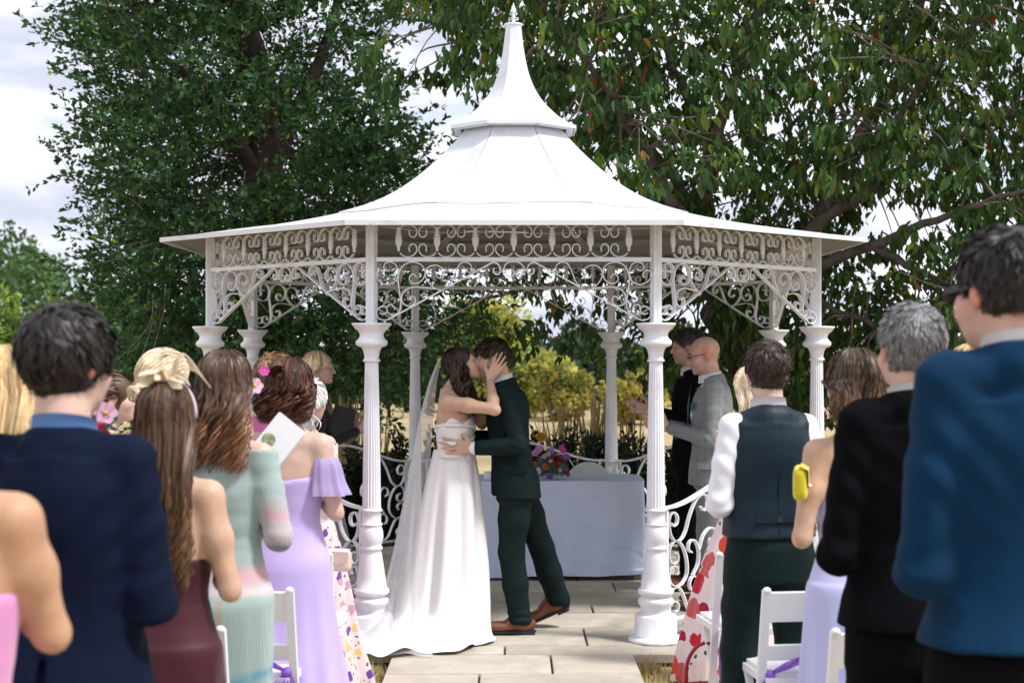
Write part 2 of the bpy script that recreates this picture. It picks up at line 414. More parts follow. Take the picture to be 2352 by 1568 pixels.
post_me = MB().box((0, 0, 2.075), (.05, .05, .565)).box((0, -.0262, 2.075), (.004, .003, .56)).mesh('post', WHITE)
col_me = None
for i, a in enumerate(ang):
    p = ring(GR, a)
    col = obj('column', shaft_me, gz, loc=p, rot=(0, 0, a + R(4)))
    obj('base', base_me, col); obj('capital', cap_me, col)
    po = obj('post', post_me, gz, loc=p, rot=(0, 0, a))
    for z in (1.93, 2.20, 2.28):
        for s in (-1, 1): obj('bolt', bolt_me, po, loc=(s * .027, 0, z))

def ribbon(P, th, dep, name='scroll', taper=True):
    """flat iron bar bent along 2D points (u, v), edge on to the panel; panel lies in x-z"""
    P = np.asarray(P, float); n = len(P); T = np.gradient(P, axis=0); T /= np.linalg.norm(T, axis=1)[:, None] + 1e-9
    N = np.stack([-T[:, 1], T[:, 0]], 1); t = np.full(n, th / 2)
    V = []
    for i in range(n):
        a = P[i] + N[i] * t[i]; b = P[i] - N[i] * t[i]
        V += [(a[0], -dep/2, a[1]), (b[0], -dep/2, b[1]), (b[0], dep/2, b[1]), (a[0], dep/2, a[1])]
    Fc = [(4*i+k, 4*i+(k+1) % 4, 4*i+4+(k+1) % 4, 4*i+4+k) for i in range(n-1) for k in range(4)] + [(3, 2, 1, 0), tuple(4*(n-1)+k for k in range(4))]
    return mesh_np(name, np.array(V), Fc, WHITE, smooth=False)
K = .000768
fr = np.array([(10, 212), (32, 233), (68, 242), (105, 232), (130, 205), (133, 175), (121, 154), (103, 148), (86, 156), (77, 178), (82, 205)]) * K
fr_top = ribbon(catmull(fr, 4), .0062, .016)
fl = fr.copy(); fl[:, 1] = 245 * K - fl[:, 1]
fr_bot = ribbon(catmull(fl, 4), .0062, .016)
def leaf_orn():
    h, wd = .142, .023; L = [(.006, 0), (.007, .02)]
    for k in range(6):
        v = .03 + k * .017; q = wd * (1 - .11 * abs(k - 1.5) ** 1.1)
        L += [(q, v + .016), (q * .48, v + .012)]
    L += [(.004, h - .008), (0, h)]
    P2 = L + [(-u, v) for u, v in L[-2::-1]]; n = len(P2)
    V = [(u, -.004 - .004 * (1 - abs(u) / wd), v) for u, v in P2] + [(u, .004, v) for u, v in P2]
    c1 = len(V); V += [(0, -.012, h * .5), (0, .006, h * .5)]
    Fc = []
    for i in range(n):
        j = (i + 1) % n; Fc += [(i, j, c1)[::1], (n + j, n + i, c1 + 1), (i, n + i, n + j, j)]
    return mesh_np('leaf_ornament', np.array(V), Fc, WHITE, smooth=False)
leaf_me = leaf_orn()
side_w = 2 * GR * math.sin(R(22.5)); apo = GR * math.cos(R(22.5)); half = side_w / 2
frieze_rail = MB().box((0, 0, 2.153), (side_w - .05, .03, .024)).mesh('rail', WHITE)
# spandrel scrolls measured in picture steps from the post edge and the rail
def B2(L): a = np.array(L, float); a[:, 0] = (a[:, 0] - 123) * K - half + .025; a[:, 1] = 2.141 - (a[:, 1] - 480) * K; return a
sp_curves = [
 [(215, 905), (500, 750), (760, 607), (940, 508), (985, 486), (1022, 500), (1040, 540), (1028, 570), (1004, 572), (986, 552), (992, 528)],
 [(222, 540), (200, 548), (181, 530), (190, 494), (235, 483), (275, 512), (286, 565), (268, 622), (220, 648), (165, 636), (128, 598), (126, 562), (150, 543), (180, 556), (186, 585), (172, 600)],
 [(425, 598), (400, 571), (373, 588), (372, 622), (415, 643), (466, 612), (484, 560), (460, 508), (395, 483), (335, 500), (298, 548), (286, 620), (299, 720), (306, 800), (290, 852), (250, 873), (207, 850), (204, 812), (232, 796), (258, 815), (260, 832)],
 [(765, 515), (785, 545), (815, 560), (828, 530), (812, 496), (775, 484), (738, 500), (708, 556), (680, 628), (640, 672), (592, 690), (535, 660), (494, 608), (486, 556), (515, 517), (565, 507), (612, 528), (630, 568), (608, 600), (578, 598), (566, 575)],
 [(596, 687), (480, 671), (400, 668), (342, 690), (312, 738), (322, 788), (368, 808), (408, 786), (412, 752), (390, 735), (366, 756)],
 [(150, 858), (178, 868), (204, 846), (196, 815), (162, 810), (130, 838), (126, 872), (150, 902), (186, 910), (215, 905)],
]
sp_me = []
for k, cv in enumerate(sp_curves):
    P2 = catmull(B2(cv), 3); th = .0075 if k == 0 else .0052
    M2 = P2.copy(); M2[:, 0] *= -1
    sp_me.append((ribbon(P2, th, .026, 'scroll'), ribbon(M2[::-1], th, .026, 'scroll')))
cc = np.array([(1185, 540), (1158, 545), (1146, 572), (1172, 596), (1204, 574), (1214, 530), (1180, 491), (1125, 481), (1070, 491), (1042, 530), (1058, 574), (1098, 594), (1130, 572), (1128, 548), (1098, 545)], float)
cc[:, 0] = (cc[:, 0] - 1127) * K * .86; cc[:, 1] = 2.141 - (cc[:, 1] - 480) * K
sp_mid = ribbon(catmull(cc, 3), .0065, .026)
# railing curves
def arch(u):
    t = np.clip((half - .10 - np.abs(u)) / (half - .12), 0, 1); return .745 + .155 * (t * t * (3 - 2 * t))
uu = np.linspace(-half + .05, half - .05, 40)
rl_top = ribbon(np.stack([uu, arch(uu)], 1), .016, .035, 'handrail')
rl_bot = MB().box((0, 0, .105), (side_w - .1, .035, .014)).mesh('bottom_rail', WHITE)
rl_bar = MB().box((0, 0, .42), (.018, .018, .64)).mesh('bar', WHITE)
rl_half = [
 [(.13, .655), (.155, .635), (.185, .65), (.188, .69), (.155, .715), (.125, .70), (.112, .655), (.13, .585), (.175, .545), (.225, .555), (.265, .60), (.30, .68), (.36, .77), (.43, .80), (.47, .77), (.465, .72), (.43, .705), (.405, .73)],
 [(.155, .485), (.185, .475), (.195, .445), (.17, .42), (.13, .43), (.113, .47), (.125, .52), (.165, .548), (.22, .53), (.262, .47), (.28, .40), (.272, .34), (.225, .295), (.17, .29), (.125, .315), (.113, .36), (.13, .40), (.17, .405), (.192, .38), (.18, .355)],
 [(.16, .145), (.19, .15), (.197, .185), (.165, .205), (.125, .19), (.113, .15), (.12, .24), (.16, .28), (.21, .275), (.25, .22), (.285, .15), (.33, .118)],
 [(.33, .118), (.40, .16), (.425, .24), (.39, .31), (.33, .33), (.30, .29), (.32, .25), (.355, .26)],
 [(.33, .335), (.38, .40), (.385, .48), (.345, .54), (.30, .53), (.29, .49), (.32, .47)],
 [(.385, .47), (.43, .56), (.50, .60), (.56, .565), (.565, .50), (.52, .475), (.49, .51), (.505, .54)],
 [(.425, .24), (.47, .33), (.54, .36), (.585, .32), (.575, .27), (.54, .265), (.525, .295)],
]
rl_me = []
for cv in rl_half:
    a2 = np.array(cv, float); a2[:, 0] = a2[:, 0] - half; P2 = catmull(a2, 3); M2 = P2.copy(); M2[:, 0] *= -1
    rl_me.append((ribbon(P2, .007, .024, 'scroll'), ribbon(M2[::-1], .007, .024, 'scroll')))
for i in range(8):
    a = R(45 * i); p = ring(apo, a)
    f = obj('frieze', frieze_rail, gz, loc=p, rot=(0, 0, a))
    for k in range(7): obj('leaf_ornament', leaf_me, f, loc=((k - 3) * .217, 0, 2.165 + .035))
    for k in range(6):
        for s in (1, -1):
            for me in (fr_top, fr_bot):
                u0 = (k - 3) * .217 if s == 1 else (k - 2) * .217
                obj('scroll', me, f, loc=(u0, 0, 2.1655), scale=(s, 1, 1))
    b = obj('spandrel', sp_mid, gz, loc=p, rot=(0, 0, a))
    for l, r in sp_me: obj('scroll', l, b); obj('scroll', r, b)
    if i != 0:
        rr = obj('railing', rl_top, gz, loc=p, rot=(0, 0, a))
        obj('bottom_rail', rl_bot, rr)
        for s in (-1, 1): obj('bar', rl_bar, rr, loc=(s * (half - .095), 0, 0))
        for l, r in rl_me: obj('scroll', l, rr); obj('scroll', r, rr)

UNDER = mat('roof_underside_shade', (.24, .245, .23), rough=.7, var=.08, scale=4, bump=.1)  # grey deepened in the colour to paint in the shade under the roof
# roof: curved panels with open seams
prof = catmull([(2.41, 2.345), (2.1, 2.395), (1.7, 2.455), (1.35, 2.525), (1.08, 2.60), (.88, 2.69), (.70, 2.81), (.54, 2.95), (.42, 3.07), (.34, 3.17), (.30, 3.24)], 3)
cup = catmull([(.455, 3.172), (.37, 3.215), (.298, 3.272), (.225, 3.345), (.172, 3.42), (.133, 3.50), (.108, 3.575), (.088, 3.66), (.070, 3.77), (.057, 3.89)], 3)
def panel(pr, r0, r1, th, gap, name, m, a):
    P = [p for p in pr if r1 - 1e-6 <= p[0] <= r0 + 1e-6]; V = []; nu = 7
    for off in (0, -th):
        for r, z in P:
            h = R(22.5); hw = r * math.sin(h) - gap; d = r * math.cos(h)
            for k in range(nu):
                u = -1 + 2 * k / (nu - 1); bow = .006 * math.sin(3.1 * u + r * 5) * min(1, r)
                V.append((u * hw, -d, z + off + (bow if 0 < k < nu - 1 else 0)))
    n = len(P); s_ = n * nu
    Q = []
    for j in range(n - 1):
        for k in range(nu - 1):
            q = (j*nu+k, j*nu+k+1, (j+1)*nu+k+1, (j+1)*nu+k); Q += [q, tuple(s_ + x for x in q[::-1])]
    def rim(q):
        b_ = len(V); V.extend([V[x] for x in q]); Q.append((b_, b_+1, b_+2, b_+3))
    for k in range(nu - 1): rim((k+1, k, s_+k, s_+k+1)); rim(((n-1)*nu+k, (n-1)*nu+k+1, s_+(n-1)*nu+k+1, s_+(n-1)*nu+k))
    for j in range(n - 1): rim((j*nu, (j+1)*nu, s_+(j+1)*nu, s_+j*nu)); rim(((j+1)*nu+nu-1, j*nu+nu-1, s_+j*nu+nu-1, s_+(j+1)*nu+nu-1))
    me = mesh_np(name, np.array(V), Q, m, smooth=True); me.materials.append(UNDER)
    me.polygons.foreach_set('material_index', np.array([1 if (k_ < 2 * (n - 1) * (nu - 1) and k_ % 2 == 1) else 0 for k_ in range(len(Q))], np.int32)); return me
cut_r = min(prof[:, 0], key=lambda r: abs(r - 1.30))
roof = MB().lathe([(.29, 3.18), (.30, 3.24), (.02, 3.25)], 8).build('roof', ROOFW, gz, rot=(0, 0, R(22.5)))
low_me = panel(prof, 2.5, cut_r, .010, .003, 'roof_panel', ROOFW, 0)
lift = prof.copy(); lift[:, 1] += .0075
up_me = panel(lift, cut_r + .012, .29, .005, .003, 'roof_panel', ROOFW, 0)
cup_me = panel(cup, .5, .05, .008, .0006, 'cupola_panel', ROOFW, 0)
fas_me = MB().box((0, -2.41 * math.cos(R(22.5)) - .004, 2.338), (2 * 2.41 * math.sin(R(22.5)) + .006, .012, .028)).mesh('fascia', ROOFW)
cfas_me = MB().box((0, -.455 * math.cos(R(22.5)) - .003, 3.162), (2 * .455 * math.sin(R(22.5)) + .004, .008, .024)).mesh('fascia', ROOFW)
csof_me = MB().box((0, -.455 * math.cos(R(22.5)) + .035, 3.152), (2 * .42 * math.sin(R(22.5)), .05, .012)).mesh('soffit_bar', ROOFW)
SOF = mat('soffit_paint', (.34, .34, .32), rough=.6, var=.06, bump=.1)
for i in range(8):
    a = R(45 * i)
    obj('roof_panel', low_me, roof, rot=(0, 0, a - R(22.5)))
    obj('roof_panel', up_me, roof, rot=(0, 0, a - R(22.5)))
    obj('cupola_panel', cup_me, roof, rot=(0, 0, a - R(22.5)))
    obj('fascia', fas_me, roof, rot=(0, 0, a - R(22.5))); obj('fascia', cfas_me, roof, rot=(0, 0, a - R(22.5))); obj('soffit_bar', csof_me, roof, rot=(0, 0, a - R(22.5)))
    # rafters and purlins below
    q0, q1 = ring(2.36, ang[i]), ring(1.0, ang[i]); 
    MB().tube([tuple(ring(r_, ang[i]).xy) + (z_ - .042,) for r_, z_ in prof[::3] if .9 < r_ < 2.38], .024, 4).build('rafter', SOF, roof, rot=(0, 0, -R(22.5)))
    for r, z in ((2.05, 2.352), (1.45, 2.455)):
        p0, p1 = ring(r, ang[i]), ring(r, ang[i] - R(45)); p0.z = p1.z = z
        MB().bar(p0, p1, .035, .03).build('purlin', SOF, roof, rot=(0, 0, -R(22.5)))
fin = MB().lathe([(.062, 3.885), (.066, 3.89), (.066, 3.897), (.02, 3.902), (.012, 3.915), (.012, 3.935), (.02, 3.942), (.011, 3.95), (.011, 3.975), (.02, 3.983), (.021, 3.992), (.012, 4.01), (.006, 4.028), (.001, 4.045)], 12)
for a in (0, PI/2, PI, -PI/2):
    c, s = math.cos(a), math.sin(a)
    for z, q in ((3.93, .034), (3.965, .026)):
        pts = [(c * r, s * r, z + h) for r, h in ((.008, .0), (q * .8, -.004), (q, .004), (q * .85, .013), (q * .6, .008))]
        fin.tube(pts, .0042, 5)
fin.build('finial', WHITE, roof, smooth=True, rot=(0, 0, -R(22.5)))
cab = [px(872 + .6 * math.sin(k), 1150 + 0 * k, 8.6) for k in range(2)]
# ------------------------------------------------------------------ plants
def frames(D, g):
    """per-row orthonormal frames with y axis = D"""
    D = D / (np.linalg.norm(D, axis=1)[:, None] + 1e-9); r = g.normal(size=D.shape)
    X = np.cross(D, r); X /= np.linalg.norm(X, axis=1)[:, None] + 1e-9
    return X, D, np.cross(X, D)
def leaf_mesh(name, B, D, size, g, m, wid=.38, tint=None, nrm=None, fold=.12, simple=False):
    """B bases, D directions, size (n,): folded leaves"""
    n = len(B); X, Yd, Z = frames(D, g)
    if nrm is not None:
        Z = nrm / (np.linalg.norm(nrm, axis=1)[:, None] + 1e-9); X = np.cross(Yd, Z); X /= np.linalg.norm(X, axis=1)[:, None] + 1e-9; Z = np.cross(X, Yd)
    s = np.asarray(size)[:, None]; w_ = s * wid * .5
    if tint is None: tint = np.repeat(g.uniform(.7, 1.3, n)[:, None], 3, 1)
    if simple:
        V = np.stack([B, B + Yd*s*.45 + X*w_*1.15 + Z*s*.05, B + Yd*s, B + Yd*s*.45 - X*w_*1.15 + Z*s*.05], 1).reshape(-1, 3)
        return mesh_np(name, V, np.arange(n)[:, None] * 4 + np.array([[0, 1, 2, 3]]), m, smooth=False, attr=np.repeat(tint, 4, 0))
    up = Z * s * fold
    V = np.stack([B, B + Yd*s*.25 + X*w_*.85 + up*.8, B + Yd*s*.62 + X*w_*.9 + up*.7, B + Yd*s - Z*s*.10, B + Yd*s*.62 - X*w_*.9 + up*.7, B + Yd*s*.25 - X*w_*.85 + up*.8], 1).reshape(-1, 3)
    k = np.arange(n)[:, None] * 6
    return mesh_np(name, V, np.concatenate([k + np.array([[0, 1, 2, 3]]), k + np.array([[0, 3, 4, 5]])]), m, smooth=False, attr=np.repeat(tint, 6, 0))
BARK = mat('bark', (.045, .034, .026), rough=.95, var=.4, scale=7, bump=1.0, bscale=28, spec=.15, stretch=(1, 1, .35))
BARK2 = mat('cherry_bark', (.085, .068, .058), rough=.85, var=.45, scale=9, bump=.8, bscale=30, spec=.2)
TWIG = mat('twig_bark', (.16, .13, .10), rough=.9, var=.4, scale=12, spec=.15)
def limb(mbd, pts, r0, r1, n=9, seed=0):
    P = catmull(pts, 5); g = np.random.default_rng(seed + len(P)); P = P + g.normal(0, .012, P.shape)
    mbd.tube(P, np.linspace(r0, r1, len(P)), n); return P
def inpoly(x, y, poly):
    c = np.zeros(len(x), bool); n = len(poly)
    for i in range(n):
        x0, y0 = poly[i]; x1, y1 = poly[(i+1) % n]
        k = ((y0 > y) != (y1 > y)) & (x < (x1 - x0) * (y - y0) / (y1 - y0 + 1e-12) + x0); c ^= k
    return c
def pxa(x, y, Y): return np.stack([(x - 1176) * Y / 3517, Y, CAMZ - (y - 808) * Y / 3517], 1)

# --- big evergreen oak at the left
def oak():
    g = np.random.default_rng(11)
    t = thing('oak_tree', 'tall dark evergreen oak with small leathery leaves left of the gazebo', 'tree', (-2.4, 15.6, LAWN_Z))
    org = np.array(t.location)
    LM = mat('oak_leaf', (.042, .095, .026), rough=.5, var=.25, scale=2, attr='tint', spec=.28, trans=.30)
    tr = MB(); q = lambda L: [px(*p) - Vector(org) for p in L]
    tk = limb(tr, q([(640, 1190, 15.6), (625, 800, 15.5), (615, 600, 15.4), (608, 420, 15.2), (600, 230, 15.1), (560, 30, 15), (540, -300, 15), (530, -700, 15.2)]), .26, .08, 12)
    tr.build('trunk', BARK, t, smooth=True)
    limbs = []
    for L, r in (([(612, 430, 15.2), (500, 260, 14.8), (420, 170, 14.5), (300, 90, 14.3)], .1), ([(606, 400, 15.2), (700, 220, 15.4), (760, 60, 15.6), (800, -200, 15.8)], .12), ([(618, 620, 15.4), (500, 560, 14.6), (380, 540, 14.2)], .08), ([(618, 640, 15.4), (760, 520, 15.0), (900, 480, 14.8)], .09), ([(600, 240, 15.1), (480, 0, 15.6), (380, -250, 16)], .1), ([(625, 760, 15.5), (800, 740, 15.2), (960, 760, 15)], .07), ([(622, 760, 15.5), (450, 740, 15.9), (280, 700, 16)], .07)):
        lb = MB(); limbs.append(limb(lb, q(L), r, .015, 8)); lb.build('limb', BARK, t, smooth=True)
    poly = [(170, -450), (190, 20), (275, 110), (240, 200), (295, 300), (250, 395), (290, 500), (260, 610), (290, 700), (300, 900), (420, 960), (900, 950), (1030, 900), (1060, 800), (1030, 690), (1000, 560), (985, 400), (930, 330), (860, 250), (820, 140), (850, 30), (900, -450)]
    nb = 560; x = g.uniform(60, 1080, nb * 4); y = g.uniform(-450, 950, nb * 4); k = inpoly(x, y, poly); x, y = x[k][:nb], y[k][:nb]
    Y = g.uniform(13.7, 17.6, len(x)); bc = pxa(x, y, Y) - org
    Tn = []; Td = []
    for c in bc:
        out_ = c - np.array([0.1, 0, 4.2]); out_[2] *= .4; out_ /= np.linalg.norm(out_) + 1e-6
        n = int(g.integers(18, 40)); o = g.normal(0, 1, (n, 3)) * np.array([.26, .26, .17])
        Tn.append(c + o); Td.append(out_ * .8 + o * 1.6 + np.array([0, 0, .25]) + g.normal(0, .45, (n, 3)))
    Tn = np.concatenate(Tn); Td = np.concatenate(Td); Td /= np.linalg.norm(Td, axis=1)[:, None]
    # outliers beyond the outline: thin sprays
    m_ = 12; L = g.uniform(.16, .34, len(Tn))
    f = g.uniform(0, 1, (len(Tn), m_)); B = Tn[:, None] + Td[:, None] * (L[:, None] * f)[..., None]
    D = Td[:, None] * .9 + g.normal(0, .55, B.shape); B = B.reshape(-1, 3); D = D.reshape(-1, 3)
    W = B + org; X2 = W[:, 0] * 3517 / W[:, 1] + 1176; Y2 = 808 - (W[:, 2] - CAMZ) * 3517 / W[:, 1]
    hole = waves(np.stack([X2, Y2, W[:, 1] * 30], 1), .022, 5)
    keep = (hole < .58 + g.normal(0, .12, len(B)))
    B, D = B[keep], D[keep]; n = len(B)
    tw = np.repeat(g.uniform(.65, 1.4, len(Tn)), m_)[keep]
    pale = np.repeat((g.uniform(0, 1, len(Tn)) < .15), m_)[keep]
    ti = np.stack([tw * (1 + .5 * pale), tw * (1 + .5 * pale), tw * (1 + 1.4 * pale)], 1) * g.uniform(.75, 1.25, (n, 1))
    ylw = g.uniform(0, 1, n) < .006; ti[ylw] *= np.array([9, 5, 1.5])
    obj('foliage', leaf_mesh('foliage', B, D, g.uniform(.045, .088, n), g, LM, .42, ti, simple=True), t, kind='stuff')
    tb = MB(); idx = g.choice(len(Tn), 900, replace=False); allp = np.concatenate(limbs + [tk])
    for i in idx:
        p = Tn[i]; j = np.argmin(((allp - p) ** 2).sum(1) + g.uniform(0, .3, len(allp))); e = allp[j]
        mid = (p + e) / 2 + g.normal(0, .08, 3) - np.array([0, 0, .05])
        tb.tube(catmull([e + (p - e) * .45, mid * .3 + (e + (p - e) * .72) * .7, p + Td[i] * .2], 3), np.linspace(.008, .002, 7), 3, False)
    tb.build('twigs', TWIG, t, kind='stuff')
oak()

# --- cherry at the right
def cherry():
    g = np.random.default_rng(23)
    t = thing('cherry_tree', 'spreading cherry tree with large drooping leaves behind and right of the gazebo', 'tree', (2.35, 14.0, LAWN_Z))
    org = np.array(t.location); q = lambda L: [px(*p) - Vector(org) for p in L]
    LM = mat('cherry_leaf', (.050, .104, .025), rough=.55, var=.25, scale=2, attr='tint', spec=.22, trans=.32)
    tr = MB(); P0 = limb(tr, q([(1790, 1240, 14.0), (1765, 960, 13.9), (1735, 860, 13.8), (1700, 780, 13.7), (1655, 700, 13.5)]), .27, .2, 14)
    tr.build('trunk', BARK2, t, smooth=True)
    Ls = [([(1700, 775, 13.7), (1790, 640, 13.3), (1860, 530, 13), (1985, 445, 12.8), (2090, 375, 12.6), (2260, 290, 12.5), (2500, 220, 12.4)], .12),
          ([(1860, 530, 13), (1965, 330, 13.2), (2060, 180, 13.3), (2120, 0, 13.5), (2200, -300, 13.8)], .09),
          ([(1655, 700, 13.5), (1622, 500, 13.2), (1640, 330, 13), (1700, 150, 13), (1760, -40, 13), (1800, -350, 13)], .12),
          ([(1655, 705, 13.5), (1600, 560, 13), (1520, 420, 12.6), (1420, 250, 12.3), (1330, 120, 12.1), (1200, -40, 12)], .09),
          ([(1625, 520, 13.3), (1480, 330, 13.6), (1250, 130, 13.6), (1050, 60, 13.3), (920, 40, 13)], .07),
          ([(1790, 640, 13.3), (2000, 565, 12.6), (2200, 485, 12), (2420, 420, 11.6)], .08),
          ([(1655, 705, 13.5), (1560, 640, 13.6), (1400, 640, 13.7), (1200, 665, 13.8), (1080, 690, 13.8)], .06),
          ([(1730, 850, 13.8), (1600, 760, 14.4), (1480, 770, 14.6)], .05),
          ([(2000, 565, 12.6), (2150, 640, 12.2), (2320, 720, 11.6)], .05),
          ([(1640, 330, 13), (1560, 180, 13.4), (1500, 20, 13.6), (1450, -250, 13.8)], .07),
          ([(1985, 445, 12.8), (2060, 280, 12.4), (2180, 120, 12.2), (2330, -40, 12)], .06),
          ([(1790, 640, 13.3), (1900, 700, 13.0), (2050, 760, 12.8), (2200, 800, 12.6)], .05)]
    allp = [P0]
    for L, r in Ls:
        lb = MB(); allp.append(limb(lb, q(L), r * .72, .012, 9)); lb.build('limb', BARK2, t, smooth=True)
    allp = np.concatenate(allp)
    poly = [(900, -400), (870, 40), (820, 150), (880, 230), (870, 300), (960, 300), (1040, 340), (1130, 380), (1200, 480), (1230, 560), (1060, 640), (1030, 720), (1110, 800), (1200, 860), (1280, 800), (1400, 850), (1480, 900), (1600, 860), (1700, 930), (1900, 960), (2100, 930), (2700, 980), (2700, -400)]
    N = 6900; x = g.uniform(800, 2700, N * 3); y = g.uniform(-400, 980, N * 3); k = inpoly(x, y, poly); x, y = x[k], y[k]
    k = ~((x > 800) & (x < 1480) & (y > 570) & (g.uniform(0, 1, len(x)) < np.where(y > 650, .72, .45))); x, y = x[k][:N], y[k][:N]
    Y = g.uniform(11.6, 15.2, len(x)); low = (x < 1560) & (y > 520); Y[low] = g.uniform(13.2, 15.2, low.sum())
    near = (x > 880) & (x < 2050) & (y > 430); Y[near] = np.maximum(Y[near], 13.1)
    # open sky windows
    dens = waves(np.stack([x, y, Y * 40], 1), .016, 3) + .25 * waves(np.stack([x, y, Y], 1), .05, 8)
    for (cx, cy, rx, ry, am) in ((2080, 500, 150, 70, .55), (1000, 290, 130, 150, 1.3), (960, 100, 90, 90, .7), (1230, 570, 150, 110, .4), (1600, 720, 60, 60, .7), (2150, 330, 700, 230, -.30), (1500, 250, 250, 260, -.12), (1150, 120, 120, 160, .12)):
        dens += am * np.exp(-(((x - cx) / rx) ** 2 + ((y - cy) / ry) ** 2) * 1.4)
    k = dens < .42 + g.normal(0, .08, len(x)); x, y, Y = x[k], y[k], Y[k]
    Cn = pxa(x, y, Y) - org; n = len(Cn)
    tb = MB(); Td = np.zeros((n, 3))
    for i in range(n):
        p = Cn[i]; j = np.argmin(((allp - p) ** 2).sum(1) + g.uniform(0, .5, len(allp))); e = allp[j]; v = p - e; d = np.linalg.norm(v) + 1e-6
        Td[i] = v / d
        if i % 6 == 0:
            s0 = e if d < 1.2 else e + v * (1 - 1.2 / d)
            mid = (s0 + p) / 2 + g.normal(0, .07, 3) + np.array([0, 0, .06]); tb.tube(catmull([s0, mid, p], 4), np.linspace(.011, .003, 9), 4, False)
    tb.build('twigs', TWIG, t, kind='stuff')
    m_ = 9; ph = g.uniform(0, 2*PI, (n, m_)); rad = g.uniform(.25, .95, (n, m_))
    D = np.stack([np.cos(ph) * rad, np.sin(ph) * rad, -g.uniform(.45, 1.3, (n, m_))], -1) + Td[:, None] * .25
    B = Cn[:, None] + Td[:, None] * (g.uniform(-.14, .06, (n, m_)))[..., None] + g.normal(0, .03, (n, m_, 3)); nr = np.stack([np.cos(ph), np.sin(ph), .8 + 0 * ph], -1) + g.normal(0, .35, (n, m_, 3))
    cl = g.uniform(.7, 1.35, n); yel = g.uniform(0, 1, n) < .14
    ti = np.ones((n, m_, 3)) * cl[:, None, None] * g.uniform(.75, 1.25, (n, m_, 1)); ti[yel] *= np.array([2.1, 1.55, .9])
    rr = g.uniform(0, 1, (n, m_)) < .009; ti[rr] = np.array([8.0, 1.6, .9]) * g.uniform(.6, 1.1, (rr.sum(), 1))
    oo = g.uniform(0, 1, (n, m_)) < .007; ti[oo] = np.array([6.5, 3.2, 1.2])
    sz = g.uniform(.07, .125, (n, m_)) * g.uniform(.65, 1.25, n)[:, None]
    B = B.reshape(-1, 3); D = D.reshape(-1, 3); nr = nr.reshape(-1, 3); ti = ti.reshape(-1, 3); sz = sz.ravel()
    # the 300 largest in view are leaves of their own
    W = B + org; X2 = W[:, 0] * 3517 / W[:, 1] + 1176; Y2 = 808 - (W[:, 2] - CAMZ) * 3517 / W[:, 1]
    inv = (X2 > 1250) & (X2 < 2340) & (Y2 > 10) & (Y2 < 480) | ((X2 > 1960) & (X2 < 2180) & (Y2 > 480) & (Y2 < 680))
    score = np.where(inv, sz / W[:, 1] * (1 + .3 * (W[:, 1] < 12.6)), 0); top = np.argsort(-score)[:300]
    one = mesh_np('leaf', np.array([(0, 0, 0), (.10, .12, .01), (.17, .32, .02), (.18, .5, .01), (.13, .72, -.03), (0, 1, -.12), (-.13, .72, -.03), (-.18, .5, .01), (-.17, .32, .02), (-.10, .12, .01), (0, .3, -.035), (0, .62, -.05), (0, -.28, .06)]),
                  [(0, 1, 2, 10), (10, 2, 3, 11), (11, 3, 4, 5), (0, 10, 8, 9), (10, 11, 7, 8), (11, 5, 6, 7), (12, 0, 9), (12, 1, 0)], None, smooth=True)
    cols = [('green', (.050, .104, .025)), ('deep_green', (.034, .072, .021)), ('yellow_green', (.16, .19, .030)), ('pale_green', (.085, .13, .035)), ('russet', (.28, .07, .02))]
    mts = [mat('cherry_leaf_' + n_, c, rough=.55, var=.3, scale=9, spec=.22, trans=.32) for n_, c in cols]
    mes = []
    for mm in mts:
        me = one.copy(); me.materials.append(mm); mes.append(me)
    X, Yd, Z = frames(D, g); Z = nr / np.linalg.norm(nr, axis=1)[:, None]; X = np.cross(Yd, Z); X /= np.linalg.norm(X, axis=1)[:, None]; Z = np.cross(X, Yd)
    wts = [.40, .22, .16, .18, .04]
    for i in top:
        o = obj('leaf', mes[int(g.choice(5, p=wts))], t)
        M = Matrix(((X[i][0], Yd[i][0], Z[i][0]), (X[i][1], Yd[i][1], Z[i][1]), (X[i][2], Yd[i][2], Z[i][2]))).to_4x4()
        s_ = float(sz[i]) * 1.12; M = Matrix.Translation(Vector(B[i])) @ M @ Matrix.Diagonal((s_ * 1.15, s_, s_, 1)); o.matrix_basis = M
    k = np.ones(len(B), bool); k[top] = False
    obj('foliage', leaf_mesh('foliage', B[k], D[k], sz[k], g, LM, .46, ti[k], nr[k]), t, kind='stuff')
cherry()

